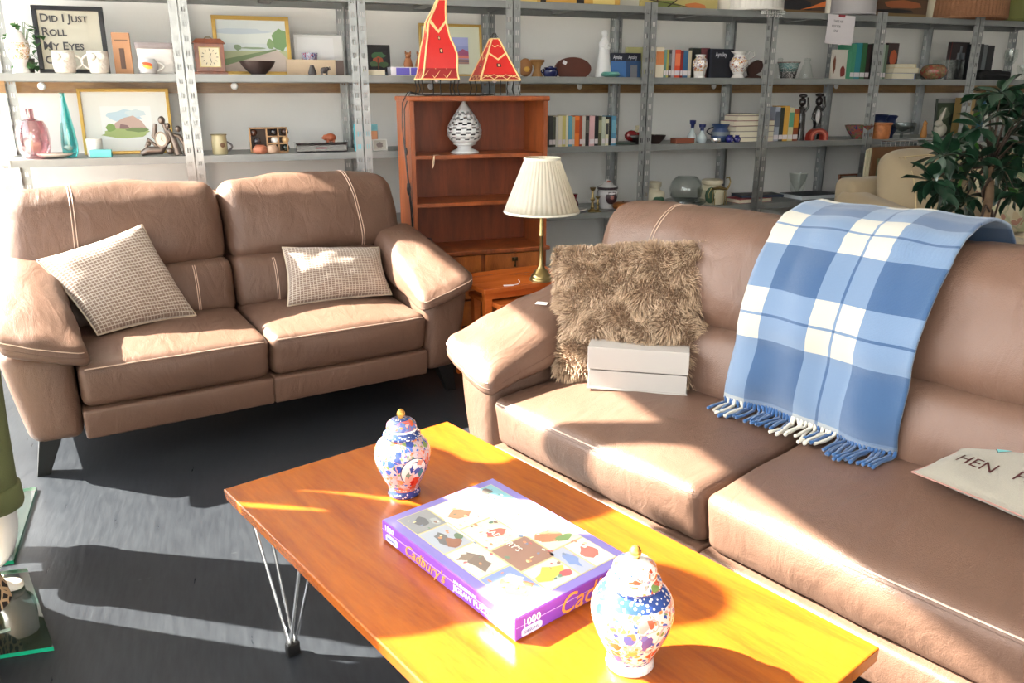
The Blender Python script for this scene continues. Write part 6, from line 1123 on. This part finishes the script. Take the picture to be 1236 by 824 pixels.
picture('photo_book', 'dark green picture cover standing behind the stone hare', (1133, 1166), 119, 1, .20, (60, 66, 60), .004, .05, [(rect(0, 0, 1, 1), (66, 80, 62)), (rb_(.3, .6, .2, .2, sd=2), (110, 120, 100)), (rect(0, .9, 1, 1), (150, 150, 150)), (rb_(.7, .4, .2, .2, sd=5), (40, 50, 40))], cat='book')
for i, (a, b, c, nm) in enumerate([(1172, 1177, (160, 130, 80), 'tan book'), (1177, 1182, (60, 54, 44), 'dark brown book'), (1182, 1190, (30, 80, 110), 'blue book')]): book('%s standing behind the plant on the lower shelf' % nm, (a, b), 118, 1, .06, c, 'books behind the plant', depth=.14)
# ---- bays 4-6, bottom shelf
o, w_, h = pot('storage_jar', 'cream square storage jar with a green oval label, left one', 'jar', (779, 800), 219, 0, .10, [(.001, 0), (1.1, 0), (1.1, .55), (.95, .62), (.62, .68), (.6, .76), (.72, .8), (.74, .96), (.6, 1), (.001, 1)], pm((196, 188, 164), .35), n=28, group='cream jars with green labels'); MB().ball((0, -w_/2*1.0, h*.33), w_*.32, 12, sc=(1, .25, .6)).build('green_label', pm((50, 90, 64), .5), o, smooth=True)
o, w_, h = pot('storage_jar', 'larger round cream jar with green leaves behind the brass horse', 'jar', (845, 874), 216, 0, .12, [(.001, 0), (.85, 0), (1, .3), (1, .6), (.7, .74), (.62, .78), (.75, .82), (.75, .96), (.6, 1), (.001, 1)], pm((196, 188, 164), .35), group='cream jars with green labels'); MB().ball((-w_*.3, -w_/2*.8, h*.4), w_*.24, 12, sc=(1, .3, 1.2)).build('green_leaves', pm((44, 70, 50), .5), o, smooth=True)
pot('glass_fishbowl', 'round clear glass bowl between the two cream jars', 'bowl', (811, 846), 213, 0, .10, [(.001, .14), (.6, .15), (.92, .32), (1, .58), (.85, .85), (.6, .99), (.56, 1), (.8, .84), (.95, .58), (.86, .32), (.5, .18), (.001, .17)], gcl, n=36)
pot('glass_stand', 'dark round glass dish under the fishbowl', 'dish', (806, 848), 241, 0, .08, [(.001, 0), (.7, 0), (1, .7), (.98, 1), (.7, .6), (.001, .5)], dgl)
p, w_, h = sit(856, 884, 218, 0, .03); br2 = mat('antique_brass', (0, 0, 0)); k = w_/30.
def bx_(px): return (px-870)*k
def bz_(py): return (251-py)*k
o = MB().tube([(bx_(860), 0, bz_(233)), (bx_(868), 0, bz_(232)), (bx_(878), 0, bz_(234)), (bx_(881), 0, bz_(230))], [.009, .011, .009, .006], 10).tube([(bx_(880), 0, bz_(232)), (bx_(882), 0, bz_(226)), (bx_(880), 0, bz_(221)), (bx_(876), 0, bz_(222))], [.006, .004, .006, .003], 8)
for a in (860, 864, 875, 879): o.tube([(bx_(a), .006*(1 if a in (864, 879) else -1), bz_(236)), (bx_(a), .006*(1 if a in (864, 879) else -1), bz_(243)), (bx_(a), .006*(1 if a in (864, 879) else -1), 0)], [.004, .003, .003], 6)
o.tube([(bx_(858), 0, bz_(232)), (bx_(855), 0, bz_(238)), (bx_(856), 0, bz_(243))], .002, 6); o = o.build('brass_deer', brass, None, smooth=True, auto=60); o.location = p; tag(o, 'brass deer figure with raised head on the bottom shelf', 'figurine')
z = ZT[0]+.0005
fbook('red book lying flat under the black folder on the bottom shelf', (899, 942), z, .026, 0, .05, (150, 40, 50), None, depth=.15, rz=.1); fbook('black folder lying on the red book', (905, 952), z+.027, .016, 0, .08, (40, 44, 50), None, depth=.16, rz=-.15, leaf=pm((60, 70, 90)))
pot('glass_goblet', 'tall clear bell-shaped glass vase on the bottom shelf', 'vase', (954, 972), 209, 0, .14, [(.5, 0), (.5, .03), (.2, .08), (.45, .18), (.75, .4), (.85, .7), (1, 1), (.96, 1), (.8, .7), (.001, .2)], gcl)
o = fbook('black laptop-like case with silver edge lying flat on the bottom shelf', (976, 1026), z, .030, 0, .04, (44, 50, 56), None, depth=.22, rz=.05, name='flat_case', leaf=pm((190, 196, 200), .4)); o['category'] = 'case'; 
picture('small_frame', 'small brown wooden framed picture at the cream sofa end of the shelf', (1016, 1038), 210, 0, .12, (110, 60, 40), .012, .15, [(rect(0, 0, 1, 1), (150, 150, 136)), (rect(.15, .15, .85, .85), (70, 100, 110)), (rb_(.5, .4, .3, .15), (50, 80, 80))])
# ---- top shelf (only the feet of things are in view)
def canvas(label, px, col, blobs, dy=.10, h=.42, th=.03):
    a, b = aty(px[0], 10, SY+dy), aty(px[1], 10, SY+dy); w_ = b.x-a.x; t = thing('canvas_picture', label, 'picture', (a.x+w_/2, SY+dy, ZT[3]+.0005), 0, 'pictures along the top shelf')
    MB().box((-w_/2, 0, 0), (w_/2, th, h)).build('stretched_canvas', pm(col, .7), t); ms = []; mb = MB()
    for i, (pts, c) in enumerate(blobs):
        m_ = pm(c, .7)
        if m_ not in ms: ms.append(m_)
        mb.add([(-w_/2+min(1, max(0, u))*w_, -.0006-.0004*i, min(1, max(0, v))*h) for u, v in pts], [tuple(range(len(pts)))], ms.index(m_))
    mb.build('painting', ms, t)
canvas('canvas with amber and black stripes at the top, right of the twisted lamp', (613, 748), (196, 150, 70), [(rect(.05, .0, .25, .5), (220, 190, 110)), (rect(.28, 0, .33, .5), (40, 34, 30)), (rect(.60, 0, .67, .5), (36, 32, 34)), (rect(.75, 0, .95, .4), (222, 196, 120))])
canvas('canvas of dark twigs on a floral yellow ground along the top shelf', (773, 866), (176, 160, 100), [(rb_(.3, .05, .2, .06, sd=2), (110, 120, 60)), (rect(.2, .02, .22, .14), (60, 40, 30)), ([(.3, 0), (.45, .12), (.47, .12), (.33, 0)], (50, 40, 30)), (rb_(.7, .05, .15, .04, sd=4), (190, 110, 60)), ([(.1, .1), (.6, .03), (.6, .04), (.1, .115)], (70, 60, 40))])
canvas('canvas of dark hills with a glowing orange sunset on the top shelf', (945, 996), (70, 50, 40), [(rb_(.35, .12, .35, .10, sd=3), (30, 28, 34)), ([(.0, .0), (1, .0), (1, .05), (0, .06)], (110, 84, 50)), ([(.4, .06), (1, .12), (1, .2), (.7, .12)], (210, 110, 50))])
canvas('canvas of black clouds over brown earth on the top shelf', (1058, 1119), (80, 56, 40), [(rb_(.4, .10, .35, .03, sd=3), (20, 22, 26)), ([(0, 0), (1, 0), (1, .06), (0, .07)], (120, 96, 60)), (rb_(.5, .2, .4, .06, sd=4), (150, 84, 50))])
def drum(label, px, h, m, dy=.10, pleat=None, nm='drum_lampshade', py=10, tp=1.0):
    a, b = aty(px[0], py, SY+dy), aty(px[1], py, SY+dy); r = (b.x-a.x)/2; f = (lambda a_, z: 1+.02*(abs(((a_*pleat/(2*PI)) % 1)-.5)*2-.5)) if pleat else None
    o = MB().lathe([(r*.98, 0), (r, .004), (r*tp, h-.004), (r*tp*.98, h), (r*tp*.96, h-.004), (r*.96, .004)], max(48, (pleat or 0)*6), rip=f, cap=False).build(nm, m, None, smooth=True, auto=60); o.location = (a.x+r, SY+dy+r*.4, ZT[3]+.0005); MB().lathe([(r*.99, .0), (r*1.012, .003), (r*1.012, .012), (r*.99, .015)], 48, cap=False).build('bottom_trim', m, o, smooth=True)
    return tag(o, label, 'lampshade', 'lampshades along the top shelf')
crm = pm((214, 208, 196), .8)
drum('plain cream cylinder shade between the floral canvas and pleated shade', (866, 888), .30, crm, dy=.14)
drum('white pleated drum shade above the glass beads on the top shelf', (890, 947), .30, pm((216, 212, 206), .8), dy=.02, pleat=40)
drum('narrow cream shade right of the sunset canvas', (991, 1011), .30, crm, dy=.16); drum('pale grey drum shade behind the hanging paper note', (1013, 1058), .30, pm((170, 166, 168), .85), dy=.04)
drum('tall plain cream shade left of the woven brown one', (1118, 1142), .32, pm((190, 182, 160), .8), dy=.16); drum('woven brown raffia drum shade on the top shelf, far right', (1145, 1216), .145, mat('raffia', flat(140, 96, 66), .8, bump=.6, bscale=140, var=.12, vscale=60), dy=.0, pleat=60, tp=.98); drum('moss green shade at the top right corner', (1216, 1262), .16, pm((110, 112, 60), .8), dy=.02, tp=.92)
slab('white_carton', 'plain grey-white carton on the top shelf between the two canvases', 'box', (748, 773), -30, 3, .12, .05, pm((176, 172, 160), .7)); slab('white_carton', 'flat white carton at the top, right of the twisted red lamp', 'box', (556, 606), -20, 3, .10, .05, pm((216, 214, 212), .7))
slab('white_carton', 'wide flat white carton on the top shelf above the violet carton', 'box', (450, 500), -20, 3, .16, .05, pm((206, 204, 204), .7)); slab('wooden_tray', 'pale wooden tray edge on the top shelf above the dark lacquer box', 'tray', (345, 425), -6, 3, .12, .03, pm((190, 160, 110), .7))
# glass bead fringe hanging over the top shelf edge
p = aty(932, 22, SY-.01); t = thing('bead_fringe', 'bead-hung glass dish edge over the top shelf, below the pleated shade', 'chandelier', (p.x, SY+.03, ZT[3]+.0005)); MB().lathe([(.04, .004), (.085, .0), (.088, .004), (.04, .010)], 28, sy=.7, cap=False).build('glass_ring', gcl, t, smooth=True)
for k in range(15):
    a = PI+PI*k/14; x, y = .085*math.cos(a), -.045+.055*.7*math.sin(a)*.6; L = 3 if 3 < k < 11 else 2
    for j in range(L): MB().ball((x, y-.0, -.004-.013*j), .0065, 8).build('glass_bead', mat('crystal', (.62, .62, .60), .08, .3, coat=1.), t, smooth=True)
# paper note taped to the shelf front
a, b = aty(996, 40, SY-.006), aty(1029, 40, SY-.006); w_ = b.x-a.x; nh = .175
nt_ = thing('paper_note', 'sheet of white paper with handwriting taped to the top shelf edge', 'note', (a.x, SY-.008, ZT[3]-nh-.004)); nt_.rotation_euler = (0, .04, 0); mb = MB(); mb.add([(w_*u, -.004*math.sin(v*3)-.0006, nh*v) for v in (0, .25, .5, .75, 1) for u in (0, 1)], [(2*i, 2*i+1, 2*i+3, 2*i+2) for i in range(4)]); mb.build('sheet', pm((206, 200, 204), .8), nt_)
for ln, x, z in (('THESE ARE', .045, .130), ('NOT FOR', .035, .100), ('SALE', .055, .072)): text(ln, .020, pm((90, 90, 96)), nt_, Matrix.Translation((x, -.0065, z)) @ FRONT, ext=.0002, name='handwriting', sx=.8)
MB().box((w_*.38, -.002, nh-.012), (w_*.62, -.0005, nh+.003)).build('red_tape', pm((150, 50, 60)), nt_)

# ---------------------------------------------------------------- cream sofa, plant, things behind the right sofa
crs = mat('cream_upholstery', flat(158, 140, 112), .9, bump=.25, bscale=350, var=.05, vscale=6, sheen=.2)
c0 = V((3.52, 3.10)); t = thing('cream_sofa', 'cream upholstered sofa with loose back cushions in front of the racking', 'sofa', (c0.x, c0.y, 0), R(-4)); cw = 2.0
soft('base', box8((0.02, .02, .08), (cw, .90, .38)), .03, crs, t, (8, 5, 4)); soft('back', [(.02, .70, .30), (cw, .70, .30), (cw, .92, .30), (.02, .92, .30), (.02, .76, .80), (cw, .76, .80), (cw, .94, .80), (.02, .94, .80)], .05, crs, t, (10, 4, 6), bulge=(0, 0, .02))
for x in (0.0, cw-.18): soft('arm', [(x, .0, .08), (x+.18, .0, .08), (x+.18, .9, .08), (x, .9, .08), (x-.03, .0, .60), (x+.20, .0, .60), (x+.20, .88, .74), (x-.03, .88, .74)], .07, crs, t, (6, 10, 8), bulge=(.01, 0, .015), wr=.003)
for i in range(3):
    x0 = .19+i*.545; soft('seat_cushion', box8((x0, .03, .38), (x0+.54, .68, .52)), .05, crs, t, (10, 10, 4), bulge=(0, .02, .03), wr=.004, seed=i)
    o, f = soft('back_cushion', [(x0-.05, .44, .50), (x0+.47, .44, .50), (x0+.47, .66, .50), (x0-.05, .66, .50), (x0-.03, .62, .965), (x0+.45, .62, .965), (x0+.45, .80, .94), (x0-.03, .80, .94)], .09, crs, t, (12, 7, 10), bulge=(.02, .06, .03), wr=.008, ws=6, seed=9+i)
    MB().tube([f(a, -1, .98, .002) for a in (-.8, -.4, 0, .4, .8)], .004, 6).tube([f(-.62, -1, b, .002) for b in (-.9, -.4, 0, .5, .95)], .004, 6).build('piping', pm((190, 168, 130), .9), o)
    for s_ in (-1,): pass
MCS = Matrix.Translation((c0.x, c0.y, 0)) @ Matrix.Rotation(R(-4), 4, 'Z')
for x in (.08, cw-.08):
    for y in (.08, .82): MB().lathe([(.02, 0), (.03, .08)], 12, c=(x, y, 0)).build('foot', mah, t)
flp = porcelain('floral_linen', (-5, 5), [(0, (.5, .5, .5), 1), (1, (.5, .5, .5), 1)], 9, base=flat(164, 152, 128), pal=[flat(110, 120, 90), flat(140, 100, 84), flat(150, 148, 116), flat(158, 140, 112)]).copy(); flp.node_tree.nodes['Principled BSDF'].inputs['Roughness'].default_value = .9; flp.node_tree.nodes['Principled BSDF'].inputs['Coat Weight'].default_value = 0
mc = lambda *p: MCS @ V(p)
cushion('scatter_cushion', 'cream floral cushion on the cream sofa, half hidden by the tartan throw', [mc(.56, .26, .52), mc(.98, .24, .52), mc(.96, .40, .87), mc(.58, .44, .86)], .14, flp, seed=8)
cushion('scatter_cushion', 'plain green cushion on the cream sofa behind the plant', [mc(.98, .36, .56), mc(1.40, .36, .56), mc(1.36, .50, .93), mc(.98, .50, .93)], .12, pm((150, 160, 110), .9), seed=9)
# framed picture and wire basket leaning behind the cream sofa
p = V((4.43, 4.30, .0)); t = thing('leaning_frame', 'brown wooden frame leaning behind the cream sofa, its top edge showing', 'picture', (p.x, p.y, 0), R(3)); MB().box((-.30, 0, 0), (.34, .02, .05)).box((-.30, 0, .88), (.34, .02, .955)).box((-.30, 0, .05), (-.25, .02, .88)).box((.29, 0, .05), (.34, .02, .88)).build('frame', pm((110, 74, 44), .5), t); MB().box((-.25, .008, .05), (.29, .014, .88)).build('canvas', pm((120, 130, 100), .8), t)
for k in range(3): MB().box((-.315-.012*k, .003+.004*k, 0), (-.307-.012*k, .022, .95-.006*k)).build('mount_board', pm((200, 190, 160), .8), t)
t = thing('wire_rack', 'thin chrome wire rack standing behind the brown leaning frame', 'rack', (4.56, 4.37, 0)); 
for k in range(15): MB().tube([(-.28+.04*k, 0, .60), (-.28+.04*k, 0, .985)], .003, 5).build('wire', chrome, t)
MB().tube([(-.29, 0, .985), (.29, 0, .985)], .004, 6).build('top_rail', chrome, t); MB().box((-.3, -.015, 0), (.3, .02, .60)).build('stand', pm((90, 90, 90), .5), t)
# potted tree: bare twisted trunk, whorls of glossy leaves
PX, PY = aty(1187, 270, 2.62).x, 2.62; t = thing('potted_tree', 'small glossy dark green leafy tree behind the right sofa', 'plant', (PX, PY, 0)); bark = mat('bark', flat(124, 98, 74), .85, bump=.6, bscale=60, var=.2, vscale=25); barkd = mat('bark_vine', flat(62, 46, 36), .8, bump=.4, bscale=60)
MB().lathe([(.001, 0), (.13, 0), (.17, .28), (.18, .30), (.165, .30), (.15, .26), (.001, .26)], 32).build('pot', pm((110, 74, 54), .7), t, smooth=True, auto=50)
ctr = aty(1207, 180, PY)-V((PX, PY, 0)); top = V((ctr.x-.02, .02, ctr.z-.03))
MB().tube([(0, 0, .26), (.004, 0, .55), (0, 0, .74), (.008, 0, .86), top], [.026, .024, .020, .019, .012], 10).build('trunk', bark, t, smooth=True)
hx_ = [(.028*math.cos(a)*(1 if zq < .8 else .8)+.004, .028*math.sin(a), zq) for a, zq in [(k*.55, .55+.022*k) for k in range(22)]]
MB().tube(hx_, .008, 7).build('vine_stem', barkd, t, smooth=True); MB().tube([(.0, -.02, .80), (-.04, -.03, .83), (-.055, -.03, .78), (-.045, -.03, .73), (-.02, -.02, .71)], .005, 6).build('vine_stem', barkd, t, smooth=True); MB().tube([(.03, -.02, .76), (.05, -.02, .85), (.09, -.01, .90), (.04, -.02, .86)], .005, 6).build('vine_stem', barkd, t, smooth=True)
lfm = mat('tree_leaf', flat(26, 54, 36), .28, coat=.25, var=.3, vscale=6); lfl = mat('tree_leaf_young', flat(66, 118, 46), .35, coat=.2)
LM = [leaf_mesh('leaf', .100, .054, lfm), leaf_mesh('leaf', .085, .046, lfm), leaf_mesh('leaf', .108, .050, lfm), leaf_mesh('leaf', .075, .042, lfl)]
tr2 = random.Random(21); br_ = MB(); cnt = 0; tips = []
spots = [(1125, 215), (1138, 232), (1150, 190), (1165, 232), (1148, 212), (1135, 188), (1170, 205), (1165, 170), (1182, 150), (1200, 135), (1212, 110), (1190, 118), (1226, 126), (1236, 150), (1215, 165), (1230, 190), (1195, 180), (1212, 205), (1228, 228), (1180, 190), (1205, 222), (1160, 250), (1245, 210), (1250, 170), (1246, 135), (1222, 245)]
for (px, py) in spots:
    for rep in range(2):
        Y = PY+tr2.uniform(-.16, .16); q = aty(px+tr2.uniform(-5, 5), py+tr2.uniform(-5, 5), Y)-V((PX, PY, 0)); tips.append(q)
for q in tips:
    mid = top.lerp(q, .5)+V((0, 0, .02)); br_.tube([tuple(top.lerp(V((0, 0, .9)), .3)), tuple(mid), tuple(q)], [.004, .003, .002], 5)
    out = (q-top).normalized(); a0 = tr2.uniform(0, 6)
    for k in range(6):
        if cnt >= 295: break
        a = a0+2*PI*k/6+tr2.uniform(-.3, .3); side = out.orthogonal().normalized(); d = (Quaternion(out, a) @ side)*1.0+out*tr2.uniform(.0, .7)+V((0, 0, -.25))
        leaves(t, LM[3] if tr2.random() < .05 else LM[tr2.randrange(3)], q+d.normalized()*.006, aim(d.normalized(), tr2.uniform(-.5, .5))); cnt += 1
br_.build('branches', barkd, t, smooth=True)
